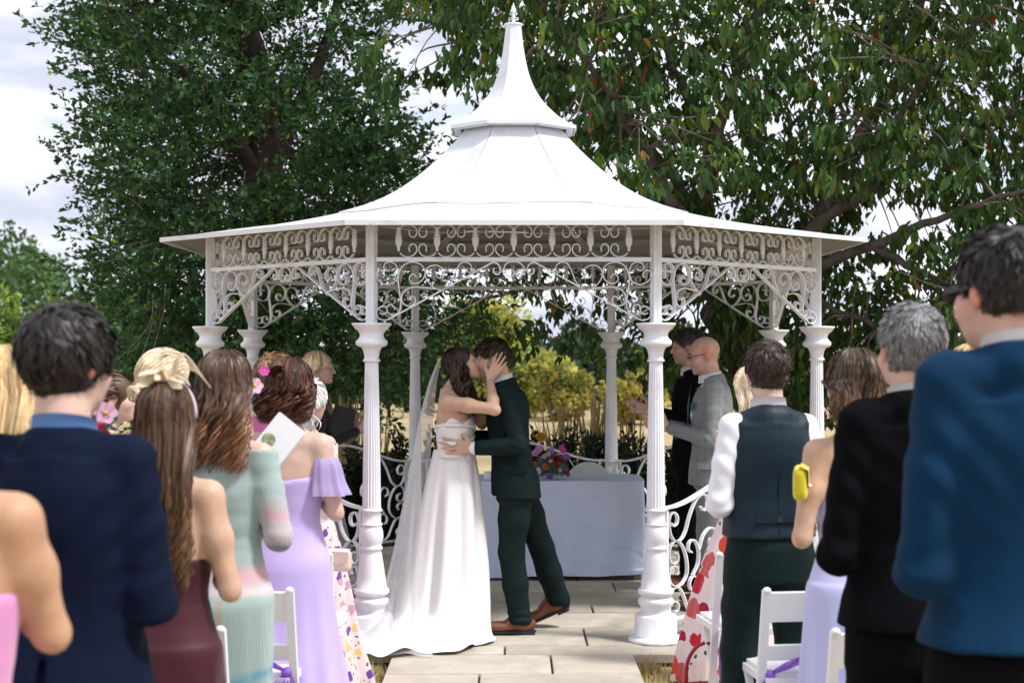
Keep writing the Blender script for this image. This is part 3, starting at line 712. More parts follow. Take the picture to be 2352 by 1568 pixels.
# --- trees across the field
def far_tree(name, label, x, ytop, ybase, Y, wpx, col, n, leaf, seed, group=None, lobes=22, col2=None, gapy=.25, stem=.05):
    g = np.random.default_rng(seed); b = px(x, ybase, Y); z0 = LAWN_Z - .15
    t = thing(name, label, 'tree', (b.x, Y, z0), group=group)
    H = px(x, ytop, Y).z - z0; w_ = wpx * Y / 3517 / 2; zb = H * gapy
    tr = MB(); tr.tube(catmull([(0, 0, 0), (g.normal(0, .04) * w_, 0, H * .35), (g.normal(0, .1) * w_, 0, H * .75)], 4), np.linspace(stem * H * .35 + .03, .015, 9), 7); tr.build('trunk', BARK, t, smooth=True)
    cen = g.normal(0, 1, (lobes, 3)); cen /= np.linalg.norm(cen, axis=1)[:, None]; cen *= g.uniform(.2, .8, (lobes, 1))
    hc = (H - zb) / 2; taper = 1 - .45 * np.clip(cen[:, 2], 0, 1)
    cen = cen * np.array([w_, w_, hc]) * np.stack([taper, taper, taper * 0 + 1], 1) + np.array([0, 0, zb + hc])
    i = g.integers(0, lobes, n); o = g.normal(0, 1, (n, 3)); o /= np.linalg.norm(o, axis=1)[:, None]; o *= g.uniform(.45, 1, (n, 1)) ** .5
    B = cen[i] + o * np.array([w_, w_, hc]) * .36 * g.uniform(.7, 1.2, lobes)[i][:, None]
    ti = (g.uniform(.7, 1.35, lobes)[i] * g.uniform(.7, 1.3, n))[:, None] * np.ones((1, 3))
    if col2 is not None:
        k = (g.uniform(0, 1, lobes)[i] + g.normal(0, .2, n)) > .55; ti[k] *= np.array(col2) / np.array(col)
    obj('crown', leaf_mesh('crown', B, o + g.normal(0, .7, (n, 3)), g.uniform(.7, 1.3, n) * leaf, g, mat('leaf_' + name + str(seed), col, rough=.6, var=.2, attr='tint', spec=.3, trans=.35), .55, ti, simple=True), t, kind='stuff')
    return t
FG = 'young trees across the dry field'
far_tree('young_tree', 'tall young tree turning yellow seen between the groom and the rear columns', 1110, 672, 935, 44, 280, (.30, .34, .06), 12000, .16, 31, col2=(.42, .41, .08), gapy=.10, lobes=34)
far_tree('young_tree', 'bright yellow leaved tree just right of the groom', 1215, 770, 938, 40, 210, (.42, .41, .09), 9000, .14, 32, col2=(.24, .30, .07), gapy=.08, lobes=30)
far_tree('young_tree', 'small pale yellow tree left of the rear right column', 1300, 830, 942, 38, 150, (.50, .41, .09), 6000, .13, 33, col2=(.22, .24, .06), gapy=.08, lobes=26)
far_tree('conifer_tree', 'dark blue green conifer behind the yellow trees', 1350, 735, 930, 62, 190, (.025, .055, .03), 9000, .22, 34, gapy=.05)
far_tree('young_tree', 'low yellow tree between the rear right column and front right column', 1455, 840, 950, 36, 150, (.52, .42, .10), 6000, .13, 35, col2=(.26, .26, .06), gapy=.08, lobes=26)
far_tree('young_tree', 'green young tree left of the rear left column', 895, 820, 940, 40, 130, (.10, .17, .045), 6000, .15, 36, gapy=.2)
far_tree('young_tree', 'green young tree behind the officiant', 800, 800, 940, 46, 150, (.09, .15, .04), 6000, .16, 37, gapy=.2)
far_tree('young_tree', 'bushy green tree seen behind the bald man', 1570, 740, 935, 50, 220, (.08, .14, .045), 8000, .2, 38, gapy=.1)
far_tree('young_tree', 'yellowing tree at the field edge right of the gazebo', 1850, 815, 940, 42, 160, (.12, .14, .04), 6000, .16, 39, col2=(.28, .24, .06))
far_tree('field_tree', 'bright green bushy tree at the far left below the hill', 45, 640, 950, 27, 260, (.24, .34, .06), 9000, .11, 40, gapy=.05, col2=(.16, .25, .05))
far_tree('field_tree', 'rounded green tree beside the large oak at far left', 190, 700, 950, 34, 200, (.08, .15, .04), 8000, .14, 41, gapy=.05)
# wooded hill and hedge line far away
def wood(name, label, f, n, nl, col, leaf, seed):
    g = np.random.default_rng(seed); c = f(g, n); k = g.integers(0, n, nl); o = g.normal(0, 1, (nl, 3)); o /= np.linalg.norm(o, axis=1)[:, None]
    r = c[:, 3][k][:, None]; B = c[:, :3][k] + o * r * g.uniform(.75, 1.05, (nl, 1))
    ti = (g.uniform(.65, 1.35, n)[k] * g.uniform(.75, 1.25, nl))[:, None] * np.ones((1, 3))
    o_ = obj(name, leaf_mesh(name, B, o + g.normal(0, .6, (nl, 3)), g.uniform(.7, 1.3, nl) * leaf, g, mat('leaf_' + name, col, rough=.7, var=.2, attr='tint', spec=.2, trans=.2), .7, ti, simple=True), kind='stuff')
    return tag(o_, label, 'wood')
def hillf(g, n):
    x = g.uniform(-430, 420, n); Y = g.uniform(105, 135, n); top = np.interp(x, [-430, -100, 20, 90, 170, 260, 420], [520, 530, 556, 592, 612, 680, 790])
    y = top + 14 + g.uniform(0, 1, n) ** 1.3 * (930 - top); P = pxa(x, y, Y); return np.concatenate([P, g.uniform(.8, 1.9, (n, 1))], 1)
wood('wooded_hill', 'distant wooded hillside rising at the far left under the clouds', hillf, 420, 32000, (.075, .14, .045), .42, 51)
def hedgef(g, n):
    x = g.uniform(-300, 2700, n); Y = g.uniform(52, 62, n); top = 812 + 22 * np.sin(x * .013) + 14 * np.sin(x * .041)
    y = top + g.uniform(0, 1, n) * (918 - top); P = pxa(x, y, Y); return np.concatenate([P, g.uniform(.3, .7, (n, 1))], 1)
wood('tree_line', 'dark green tree line along the far edge of the field', hedgef, 600, 26000, (.035, .065, .03), .3, 52)

# --- bed behind the gazebo
bed = obj('flower_bed', None); bed['kind'] = 'structure'
mbp = MB(); bp = [(GX + r * math.sin(a), GY - r * math.cos(a), LAWN_Z + .012) for r in (2.62, 4.3) for a in np.linspace(R(112), R(248), 22)]
mbp.add(bp, [(i, i + 1, 23 + i, 22 + i) for i in range(21)]); mbp.build('soil', GAP, bed)
SH = mat('yew_leaf', (.022, .040, .018), rough=.6, var=.3, attr='tint', spec=.35, trans=.15)
def shrub(x, ytop, Y, wpx, seed, label):
    g = np.random.default_rng(seed); b = px(x, 900, Y); t = thing('shrub', label, 'shrub', (b.x, Y, LAWN_Z), group='dark shrubs in the bed behind the gazebo')
    H = px(x, ytop, Y).z - LAWN_Z; w_ = wpx * Y / 3517 / 2; ns = int(26 + w_ * 50); st = MB(); B = []; D = []
    for i in range(ns):
        a = g.uniform(0, 2*PI); q = math.sqrt(g.uniform(0, 1)); p0 = np.array([math.cos(a) * q * w_ * .5, math.sin(a) * q * w_ * .4, 0]); h = H * g.uniform(.55, 1.0) * (1 - .25 * q)
        p1 = np.array([math.cos(a) * q * w_, math.sin(a) * q * w_ * .7, h]); P = catmull([p0, p0 * .6 + p1 * .4 + np.array([0, 0, h * .1]), p1], 5); st.tube(P, np.linspace(.006, .002, len(P)), 3, False)
        m_ = 150; f = g.uniform(.05, 1, m_); B.append(np.stack([np.interp(f, np.linspace(0, 1, len(P)), P[:, k]) for k in range(3)], 1)); dd = g.normal(0, 1, (m_, 3)); dd[:, 2] = np.abs(dd[:, 2]) * .5 + .5; D.append(dd)
    B = np.concatenate(B); D = np.concatenate(D); n = len(B)
    st.build('stems', TWIG, t, kind='stuff'); obj('foliage', leaf_mesh('foliage', B + g.normal(0, .012, B.shape), D, g.uniform(.04, .085, n), g, SH, .34, simple=True), t, kind='stuff')
for i, (x, yt, Y, wp, lb) in enumerate([(815, 985, 13.6, 150, 'dark shrub behind the left railing under the tall grass'), (905, 960, 13.4, 110, 'dark upright shrub beside the rear left column'), (1010, 960, 13.8, 150, 'dark shrub hidden partly behind the bride'), (1228, 975, 13.3, 80, 'narrow dark shrub just right of the groom behind the table'), (1330, 945, 13.5, 190, 'broad dark shrub behind the table left of the rear right column'), (1455, 960, 13.4, 120, 'dark shrub between the rear right and front right columns'), (1560, 975, 13.6, 140, 'dark shrub behind the two men at the right railing'), (1700, 990, 13.2, 160, 'dark shrub behind the waistcoated man'), (690, 1000, 13.2, 170, 'dark shrub at the left end of the bed behind the guests')]):
    shrub(x, yt, Y, wp, 60 + i, lb)
GG = mat('feather_grass', (.40, .30, .14), rough=.8, var=.3, attr='tint', spec=.2, trans=.3)
def feather(x, ytop, Y, wpx, n, seed, label):
    b = px(x, 900, Y); t = thing('ornamental_grass', label, 'grass', (b.x, Y, LAWN_Z), group='tall feathery grasses behind the gazebo'); H = px(x, ytop, Y).z - LAWN_Z; w_ = wpx * Y / 3517 / 2
    f = lambda g, k: np.stack([g.normal(0, w_ * .4, k), g.normal(0, w_ * .3, k), np.zeros(k)], 1)
    blades('stems', n, f, H * .6, H * 1.02, GG, .0035, .16, seed, t)
    g = np.random.default_rng(seed + 5); m_ = n // 3; p = f(g, m_); h = g.uniform(.75, 1.05, m_) * H; st = MB()
    for k in range(m_):
        d = g.normal(0, .07, 2); P = [p[k] + np.array([d[0] * s * s * H, d[1] * s * s * H, h[k] * s]) for s in (.1, .5, .8, .9, 1.0)]; st.tube(P, [.0025, .0022, .006, .007, .002], 4, False)
    st.build('plumes', mat('feather_plume', (.48, .36, .18), rough=.85, var=.25, spec=.1), t, kind='stuff')
for i, (x, yt, Y, wp, n, lb) in enumerate([(800, 905, 13.9, 110, 120, 'tall straw grass clump behind the left railing near the officiant'), (870, 960, 13.8, 70, 60, 'straw grass clump beside the front left column'), (1290, 925, 13.9, 150, 150, 'tall golden grass clump behind the table flowers'), (1375, 900, 13.8, 90, 130, 'tallest golden grass clump left of the rear right column'), (1450, 950, 13.9, 90, 70, 'thin golden grass clump right of the rear right column')]):
    feather(x, yt, Y, wp, n, 80 + i, lb)
# ------------------------------------------------------------------ people: tools
def skin_mat(n, col): return mat('skin_' + n, col, rough=.5, var=.10, scale=20, bump=.10, bscale=90, spec=.35, sss=.2, attr='tint')
SK = {'fair': skin_mat('fair', (.58, .395, .32)), 'tan': skin_mat('tan', (.54, .34, .24)), 'deep': skin_mat('deep_tan', (.47, .27, .165)), 'rosy': skin_mat('rosy', (.56, .34, .27))}
def hair_mat(n, col, col2=None): return mat('hair_' + n, col, rough=.46, var=.35, scale=22, col2=col2, spec=.38, attr='tint', stretch=(1, 1, .18))
def cloth(n, col=(.5, .5, .5), **k):
    kw = dict(rough=.85, var=.07, scale=9, bump=.12, bscale=420, spec=.18, sheen=.25); kw.update(k); return mat('cloth_' + n, col, **kw)
MT = np.array([(.78, .176, .120, 0, -.012), (.92, .174, .120, 0, -.014), (1.02, .162, .106, 0, -.004), (1.12, .158, .101, 0, 0), (1.25, .168, .112, 0, 0), (1.36, .164, .106, 0, -.008), (1.42, .120, .082, 0, -.012), (1.47, .070, .066, 0, -.014)])
FT = np.array([(.78, .172, .118, 0, -.012), (.90, .176, .122, 0, -.016), (1.0, .142, .098, 0, -.006), (1.08, .124, .086, 0, 0), (1.17, .134, .098, 0, .006), (1.25, .148, .112, 0, .012), (1.33, .150, .092, 0, 0), (1.40, .116, .07, 0, -.010), (1.46, .056, .056, 0, -.014)])
def joints(fem=False, **kw):
    w_ = .146 if fem else .156; z = 1.395 if fem else 1.41
    J = dict(shL=(-w_, -.01, z), shR=(w_, -.01, z), elL=(-w_ - .05, -.035, 1.11), elR=(w_ + .05, -.035, 1.11), wrL=(-.085, .20, 1.17), wrR=(.085, .20, 1.17),
             neck=(0, -.016, 1.46), head=(0, .022, 1.635), yaw=0, tilt=0, roll=0, hdL=(.35, .75, .55), hdR=(-.35, .75, .55), npL=(1, -.2, 0), npR=(-1, -.2, 0), curl=.25)
    J.update(kw); return J
def headM(J): return np.array((Matrix.Rotation(R(J['yaw']), 3, 'Z') @ Matrix.Rotation(R(J['roll']), 3, 'Y') @ Matrix.Rotation(R(J['tilt']), 3, 'X')))
def hand(sd, wr, d, n, side, curl=.3, s=1.0, spread=.10, k=.007, fc=None):
    d = np.array(d, float); d /= np.linalg.norm(d); n = np.array(n, float); n = n - d * (n @ d); n /= np.linalg.norm(n); w_ = np.cross(d, n) * side; wr = np.array(wr, float)
    kn = []
    for i, o in enumerate((.030, .011, -.010, -.029)):      # index .. little
        q = wr + d * s * (.088, .092, .087, .078)[i] + w_ * o * s; kn.append(q)
        sd.cap(wr + d * .015 * s + w_ * o * .6 * s, q, .0135 * s, .0105 * s, .014)
        L = np.array([(.042, .026, .022), (.046, .030, .023), (.042, .027, .022), (.033, .021, .019)][i]) * s
        v = d + w_ * spread * (1.5, .4, -.5, -1.6)[i]; v /= np.linalg.norm(v); p = q; th = (fc[i] if fc else curl)
        for j in range(3):
            v2 = v * math.cos(th) + n * math.sin(th); v2 /= np.linalg.norm(v2); e = p + v2 * L[j]; sd.cap(p, e, (.0095, .0085, .0076)[j] * s, (.0085, .0076, .0064)[j] * s, k); p = e; v = v2
    b = wr + d * .022 * s + w_ * .026 * s; m_ = b + (d * .55 + w_ * .75 + n * .25) * .045 * s; e = m_ + (d * .85 + w_ * .35 + n * .25) * .034 * s; f = e + (d * .95 + w_ * .1 + n * .2) * .026 * s
    sd.cap(wr + d * .01 * s, b, .015 * s, .015 * s, .012); sd.path([b, m_, e, f], [.0145 * s, .0115 * s, .0095 * s, .0078 * s], k)
def put_head(sd, J, fem, face=True, hs=1.0):
    M = headM(J); c = np.array(J['head'], float); p = lambda *v: c + M @ (np.array(v) * hs)
    E = lambda ctr, r, k=.018, op='add', Mr=None: sd.ell(p(*ctr), np.array(r) * hs, M if Mr is None else M @ Mr, k, op)
    E((0, -.014, .030), (.074, .096, .086), .01); E((0, .030, -.030), (.060, .064, .082)); E((0, .042, -.072), (.046 if fem else .052, .044, .038), .025)
    E((0, .076, -.098), (.017 if fem else .022, .015, .016), .018)
    for s in (-1, 1):
        E((s * .077, -.010, -.012), (.010, .019, .031), .008, Mr=np.array(Matrix.Rotation(s * .35, 3, 'Z') @ Matrix.Rotation(-.15, 3, 'X')))
        E((s * .040, .056, -.032), (.028, .028, .03), .02)
    if face:
        E((0, .080, .020), (.046, .012, .011), .018)
        for s in (-1, 1): E((s * .031, .098, .000), (.017, .016, .012), .012, 'sub')
        for s in (-1, 1): E((s * .031, .0765, -.002), (.0135, .012, .0115), .004)
        sd.cap(p(0, .088, .012), p(0, .106, -.026), .0075 * hs, .0105 * hs, .012)
        E((0, .108, -.032), (.0125, .011, .0095), .008)
        for s in (-1, 1): E((s * .012, .098, -.036), (.008, .010, .007), .006)
        E((0, .091, -.0565), (.021, .011, .0055), .006); E((0, .089, -.068), (.019, .011, .006), .006)
    nr = .050 if fem else .060
    sd.cap(p(0, -.022, -.055), J['neck'], nr * .95, nr * 1.08, .025)
def sd_for(J, h, zlo=.7, ex=.16):
    P = np.array([J[k] for k in ('shL', 'shR', 'elL', 'elR', 'wrL', 'wrR', 'head', 'neck')])
    lo = P.min(0) - ex; hi = P.max(0) + ex; lo[2] = min(lo[2], zlo); lo[0] = min(lo[0], -.3); hi[0] = max(hi[0], .3); lo[1] = min(lo[1], -.22)
    hi[1] = max(hi[1], .2) + (.1 if J['wrL'][1] > .1 or J['wrR'][1] > .1 else 0)
    return Sdf(lo, hi, h)
def lean_T(T, J, infl=0.0):
    T = T.copy(); T[:, 1:3] += infl
    ln = J.get('lean')
    if ln is not None:   # (dx, dy) at z = 1.45 relative to z = 0.9
        f = np.clip((T[:, 0] - .9) / .55, -.3, 1.2); T[:, 3] += f * ln[0]; T[:, 4] += f * ln[1]
    return T
def body(t, J, skin, fem=False, vox=.012, face=False, hs=1.0, hands=True, male_stubble=0.0, arm=1.0, lips=None, name='body', torso_z=1.06, lid=.45, slim=False):
    sd = sd_for(J, vox)
    T = lean_T(FT if fem else MT, J, -.022 if slim else 0.0); sd.slices(T[T[:, 0] >= torso_z - .03], .02)
    for s in 'LR':
        sh, el, wr = J['sh' + s], J['el' + s], J['wr' + s]; a = (.0425 if fem else .052) * arm * (.68 if slim else 1); sg = -1 if s == 'L' else 1
        sd.cap((J['neck'][0] + sg * .035, J['neck'][1], J['neck'][2] - .03), sh if not slim else np.array(sh) + np.array([-sg * .02, 0, -.015]), (.035 if fem else .045) * (.6 if slim else 1), a * .92, .05 if not slim else .015)
        e2 = np.array(sh) * .55 + np.array(el) * .45
        sd.path([sh, e2, el], [a, a * .93, a * .72], .03)
        if not slim: ed = np.array(el) - (np.array(sh) + np.array(wr)) / 2; ed = ed / (np.linalg.norm(ed) + 1e-6); sd.ell(np.array(el) + ed * a * .42, (a * .42,) * 3, None, .014)
        f2 = np.array(el) * .7 + np.array(wr) * .3
        sd.path([el, f2, wr], [a * .72, a * .76, a * .50], .02)
        if hands: hand(sd, wr, J['hd' + s], J['np' + s], sg * J.get('th' + s, 1), J.get('curl' + s, J['curl']), .92 if fem else 1.04, k=max(.005, vox * .8), fc=J.get('fc' + s))
    put_head(sd, J, fem, face, hs)
    P, Q = sd.polys()
    M = headM(J); v = (P - np.array(J['head'])) @ M / hs; tin = np.ones((len(P), 3))
    head = (np.abs(v[:, 0]) < .1) & (v[:, 2] > -.13) & (np.abs(v[:, 1]) < .14)
    ear = head & (np.abs(v[:, 0]) > .070) & (np.abs(v[:, 1]) < .035); tin[ear] *= (1.05, .72, .66)
    ch = np.exp(-(((np.abs(v[:, 0]) - .042) / .022) ** 2 + ((v[:, 1] - .075) / .04) ** 2 + ((v[:, 2] + .03) / .022) ** 2)) * head; tin *= 1 - ch[:, None] * np.array([0, .14, .12])
    lp = head & (np.abs(v[:, 0]) < .026) & (v[:, 1] > .088) & (v[:, 2] < -.050) & (v[:, 2] > -.075)
    if face:
        tin[lp] *= np.array(lips if lips is not None else (.88, .62, .60))
        ey = head & (np.abs(np.abs(v[:, 0]) - .031) < .017) & (np.abs(v[:, 2] + .003) < .006) & (v[:, 1] > .078); tin[ey] *= lid
        if male_stubble:
            q = head & (v[:, 2] < -.028) & (v[:, 1] > -.005) & ~lp; f = np.clip((-.028 - v[q, 2]) / .02, 0, 1)[:, None] * male_stubble; tin[q] *= 1 - f * np.array([.30, .24, .18])
    N = vnormals(P, Q); P = P + N * (waves(P, 40, 3) * .0008)[:, None]
    return obj(name, mesh_np(name, P, Q, skin, attr=tin), t)
def sleeve(sd, sh, el, wr, r0, r1, r2, k=.02):
    m_ = np.array(sh) * .5 + np.array(el) * .5; sd.path([sh, m_, el], [r0, (r0 + r1) / 2 * 1.0, r1], k); sd.path([el, wr], [r1, r2], k)
def folds_disp(P, N, J, amp, seed, elbows=True):
    d = waves(P, 15, seed, (1, 1, .5)) * amp * .8 + waves(P, 34, seed + 1, (1.2, 1.2, .5)) * amp * .45 - np.abs(waves(P, 24, seed + 2, (1, 1, .7))) * amp * .5
    for s in 'LR':
        sh = np.array(J['sh' + s]); sg = -1 if s == 'L' else 1
        a = sh + np.array([-sg * .02, 0, -.12]); q = np.linalg.norm((P - a) * np.array([1, 1, .8]), axis=1)      # drag lines from the arm hole
        d += np.exp(-(q / .10) ** 2) * amp * .9 * np.sin(((P - a) @ np.array([sg * .75, 0, -.65])) * 95 + 2 * waves(P, 14, seed + 7))
        if elbows:
            e = np.array(J['el' + s]); q = np.linalg.norm(P - e, axis=1); ax = np.array(J['wr' + s]) - sh; ax = ax / (np.linalg.norm(ax) + 1e-6)
            d += np.exp(-(q / .09) ** 2) * amp * .75 * np.sin((P - e) @ ax * 110 + 3.5 * waves(P, 20, seed + 4))
    return P + N * d[:, None]
def jacket(t, J, m, hem=.80, vox=.011, infl=.018, fem=False, vent=True, sl=(.063, .053, .043), pad=.058, amp=.004, seed=1, collar=True, flare=.012, name='jacket', sleeves=True, top=1.445, front=None, cy=0, wrist_back=.03, hemslope=0):
    sd = sd_for(J, vox, hem - .03); T = lean_T(FT if fem else MT, J, infl); T = T[T[:, 0] < top + .02]
    b0 = T[0].copy(); b0[0] = hem - .05; b0[1:3] += flare * 1.3; T = np.vstack([b0, T]); T[1, 1:3] += flare; T[2, 1:3] += flare * .6; T[:, 4] += cy
    sd.slices(T, .02, 2.3)
    for s in 'LR':
        sh, el, wr = (np.array(J[k + s], float) for k in ('sh', 'el', 'wr')); sg = -1 if s == 'L' else 1
        nk = np.array(J['neck'], float)
        sd.cap(nk + np.array([sg * .038, -.004, -.03]), sh + np.array([-sg * .010, 0, .004]), .058 if not fem else .048, pad, .03)
        if sleeves: sleeve(sd, sh, el, wr - (wr - el) / np.linalg.norm(wr - el) * wrist_back, *sl)
    nk = np.array(J['neck'], float); sd.cap(nk + np.array([-.04, -.046, -.012]), nk + np.array([.04, -.046, -.012]), .036, .036, .02)
    cb = float(np.interp(1.31, T[:, 0], T[:, 4])); sd.cap(nk + np.array([0, -.024, -.03]), (nk[0], cb - .032, 1.31), .066 if not fem else .05, .088 if not fem else .06, .05)
    if collar:
        a = np.linspace(0, 2*PI, 22); ring_ = np.stack([nk[0] + .070 * np.sin(a), nk[1] - .070 * np.cos(a) + .004, nk[2] + .006 + .018 * np.cos(a)], 1)
        for i in range(21):
            if abs(a[i] - PI) > .5: sd.cap(ring_[i], ring_[i+1], .0155, .0155, .012)
    sd.cap(nk + np.array([0, .012, .036]), nk + np.array([0, .02, .2]), .060 if not fem else .05, .064, .006, 'sub')
    if front is not None:      # open front: V
        sd.put(lambda X, Y, Z: np.maximum(np.abs(X - nk[0]) - np.clip((Z - front) * .26, -.01, .07) - 0 * Y, .02 - Y + 0 * X), (-.1, .0, front), (.1, .25, nk[2] + .1), .005, 'sub')
    sd.cut(lambda X, Y, Z: hem + hemslope * Y - Z + 0 * X)
    if vent:
        cyb = float(np.interp(hem, MT[:, 0], MT[:, 4]))
        sd.put(lambda X, Y, Z: np.maximum(np.maximum(np.abs(X) - .002 - np.clip(hem + .20 - Z, 0, 1) * .17, Y + .03), Z - hem - .20), (-.03, -.3, hem - .1), (.03, -.03, hem + .21), .003, 'sub')
    P, Q = sd.polys(); N = vnormals(P, Q); P = folds_disp(P, N, J, amp, seed, sleeves)
    return obj(name, mesh_np(name, P, Q, m), t)
def shirt_collar(t, J, m, z=.012, r=.064, h=.030, name='shirt_collar'):
    nk = np.array(J['neck'], float); n = 30; V = []
    for off in (0, .004):
        for k, dz in ((0, -.02), (1, h)):
            for i in range(n):
                a = 2*PI*i/n; rr = r + off + (.006 if k == 0 else 0); V.append((nk[0] + rr * math.sin(a), nk[1] - rr * math.cos(a) + .006 + .004 * k, nk[2] + z + dz + .016 * math.cos(a)))
    Fc = []
    for i in range(n):
        j = (i+1) % n; Fc += [(i, j, n+j, n+i)[::-1], (2*n+i, 2*n+j, 3*n+j, 3*n+i), (n+i, n+j, 3*n+j, 3*n+i)]
    return obj(name, mesh_np(name, np.array(V), Fc, m), t)
def trousers(t, m, feet=((-.095, 0), (.095, 0)), vox=.011, waist=.99, knees=None, hem=.045, amp=.004, seed=5, lean=None, lift=(0, 0), rl=(.098, .074, .074), hip_y=-.012, ankles=None):
    lo = np.array([-.32, -.45, -.02]); hi = np.array([.32, .45, waist + .03]); sd = Sdf(lo, hi, vox)
    T = MT[MT[:, 0] < waist + .02].copy(); T[:, 1:3] += .006; T[:, 4] += hip_y + .012
    if T[-1, 0] < waist: T = np.vstack([T, [waist, .166, .108, 0, hip_y + .01]])
    sd.slices(T, .02)
    for i, (fx, fy) in enumerate(feet):
        hp_ = np.array([math.copysign(.088, -1 if i == 0 else 1), hip_y, .86]); kn = np.array(knees[i]) if knees else np.array([fx * 1.0, fy * .5 + .015, .49]); an = np.array([fx, fy - .01, hem + lift[i] + .05])
        if ankles: an = np.array(ankles[i])
        sd.path([hp_, hp_ * .5 + kn * .5, kn, kn * .5 + an * .5, an], [rl[0], rl[0] * .93, rl[1], rl[1] * .98, rl[2]], .025)
        d = (an - kn) / np.linalg.norm(an - kn); sd.cap(an, an + d * .03, rl[2], rl[2] * .99, .02)
    a = [np.array(ankles[i]) if ankles else None for i in (0, 1)]
    def cutf(X, Y, Z):
        z0 = hem + 0 * X + 0 * Y + 0 * Z
        if ankles: z0 = np.where(X < 0, a[0][2] - .045, a[1][2] - .045) + 0 * Y + 0 * Z
        return z0 - Z
    sd.cut(cutf)
    P, Q = sd.polys(); N = vnormals(P, Q)
    d = waves(P, 30, seed, (1, 1, .6)) * amp + np.exp(-((P[:, 2] - .09) / .06) ** 2) * np.sin(P[:, 2] * 120 + 3 * waves(P, 15, seed)) * amp * 1.2
    return obj('trousers', mesh_np('trousers', P + N * d[:, None], Q, m), t)
def shoe(t, m, sole, at=(0, 0, 0), yaw=0, pitch=0, s=1.0):
    sd = Sdf((-.07, -.16, -.01), (.07, .22, .16), .005)
    sd.ell((0, .10, .035), (.044, .105, .033), None, .02); sd.ell((0, -.04, .045), (.036, .075, .045), None, .03); sd.cap((0, -.035, .06), (0, -.04, .10), .038, .036, .02); sd.cap((0, .04, .06), (0, -.02, .095), .03, .034, .02)
    sd.cut(lambda X, Y, Z: .012 - Z + 0 * X + 0 * Y)
    P, Q = sd.polys(); M = Matrix.Translation(Vector(at)) @ Matrix.Rotation(yaw, 4, 'Z') @ Matrix.Rotation(pitch, 4, 'X') @ Matrix.Scale(s, 4)
    o = obj('shoe', mesh_np('shoe', P, Q, m), t); o.matrix_basis = M
    mb = MB(); n = 24; V = []
    for z in (0, .012):
        for i in range(n):
            a = 2*PI*i/n; y = math.cos(a); V.append((.044 * math.sin(a) * (.82 if y < 0 else 1.0), .045 + y * .158, z))
    mb.add(V, [(i, (i+1) % n, n+(i+1) % n, n+i)[::-1] for i in range(n)] + [tuple(range(n)), tuple(range(2*n-1, n-1, -1))]); mb.box((0, -.068, -.006), (.066, .07, .013)); mb.build('sole', sole, o)
    lc = MB()
    for k in range(4): lc.tube([(-.018, .055 - k * .016, .066 + k * .010), (0, .058 - k * .016, .073 + k * .011), (.018, .055 - k * .016, .066 + k * .010)], .0022, 4)
    lc.build('laces', sole, o, kind='stuff'); return o
def strand_mesh(name, paths, rad, m, t, tint, c=None):
    """paths (n,k,3); rad (n,): flat ribbons turned outwards from c"""
    n, k, _ = paths.shape; T = np.gradient(paths, axis=1); T /= np.linalg.norm(T, axis=2)[..., None] + 1e-9
    if c is None: c = paths.reshape(-1, 3).mean(0)
    N = paths - np.asarray(c); N[..., 2] = np.maximum(N[..., 2], 0); g = np.random.default_rng(n); N = N / (np.linalg.norm(N, axis=2)[..., None] + 1e-9) + g.normal(0, .45, (n, 1, 3))
    W = np.cross(T, N); W /= np.linalg.norm(W, axis=2)[..., None] + 1e-9
    rr = np.asarray(rad)[:, None] * np.interp(np.linspace(0, 1, k), [0, .1, .7, 1], [.6, 1, .9, .1])[None] * 1.1
    V = np.stack([paths - W * rr[..., None], paths + W * rr[..., None]], 2)
    b = (np.arange(n)[:, None] * k + np.arange(k - 1)[None]).ravel() * 2; Q = np.stack([b, b + 1, b + 3, b + 2], 1)
    return V.reshape(-1, 3), Q, np.repeat(tint, k * 2, 0)
def hair_obj(t, m, shells, strands_, name='hair'):
    Vs, Qs, Ts, n = [], [], [], 0
    for P, Q in shells:
        Vs.append(P); Qs.append(Q + n); Ts.append(np.ones((len(P), 3)) * .8); n += len(P)
    for P, Q, T in strands_:
        Vs.append(P); Qs.append(Q + n); Ts.append(T); n += len(P)
    return obj(name, mesh_np(name, np.concatenate(Vs), np.concatenate(Qs), m, attr=np.concatenate(Ts)), t, kind='stuff')
def toworld(J, hs, v): return np.array(J['head']) + (np.asarray(v) * hs) @ headM(J).T
def scalp_shell(J, hs, th=.010, face=True, low=-.05, front=.055, fore=.075, vox=.010, sideburn=False, mass=None, raw=False):
    c = np.array([0, -.014, .030]); sd = Sdf((-.14, -.19, -.32 if mass else -.14), (.14, .14, .16), vox)
    sd.ell(c, np.array([.074, .096, .086]) + th, None, .01); sd.ell((0, -.026, -.028), np.array([.064, .072, .072]) + (th * .8 if mass else .004), None, .02)
    for v in (mass or []): sd.ell(v[0], v[1], None, v[2] if len(v) > 2 else .03)
    sd.ell((0, .135, -.055), (.11, .10, .125), None, .01, 'sub')
    if not mass:
        sd.cut(lambda X, Y, Z: (low - Z) + 0 * X + np.clip(Y + .02, 0, 1) * .9); 
    for s in (-1, 1): sd.ell((s * .082, .0, -.02), (.022, .028, .042), None, .006, 'sub')
    P, Q = sd.polys(); N = vnormals(P, Q); P = P + N * (waves(P, 60, 4, (1, 1, .5)) * .003)[:, None]
    return (P, Q, N) if raw else (toworld(J, hs, P), Q)
def tints(g, n, lo=.6, hi=1.5): return np.repeat(g.uniform(lo, hi, n)[:, None], 3, 1)
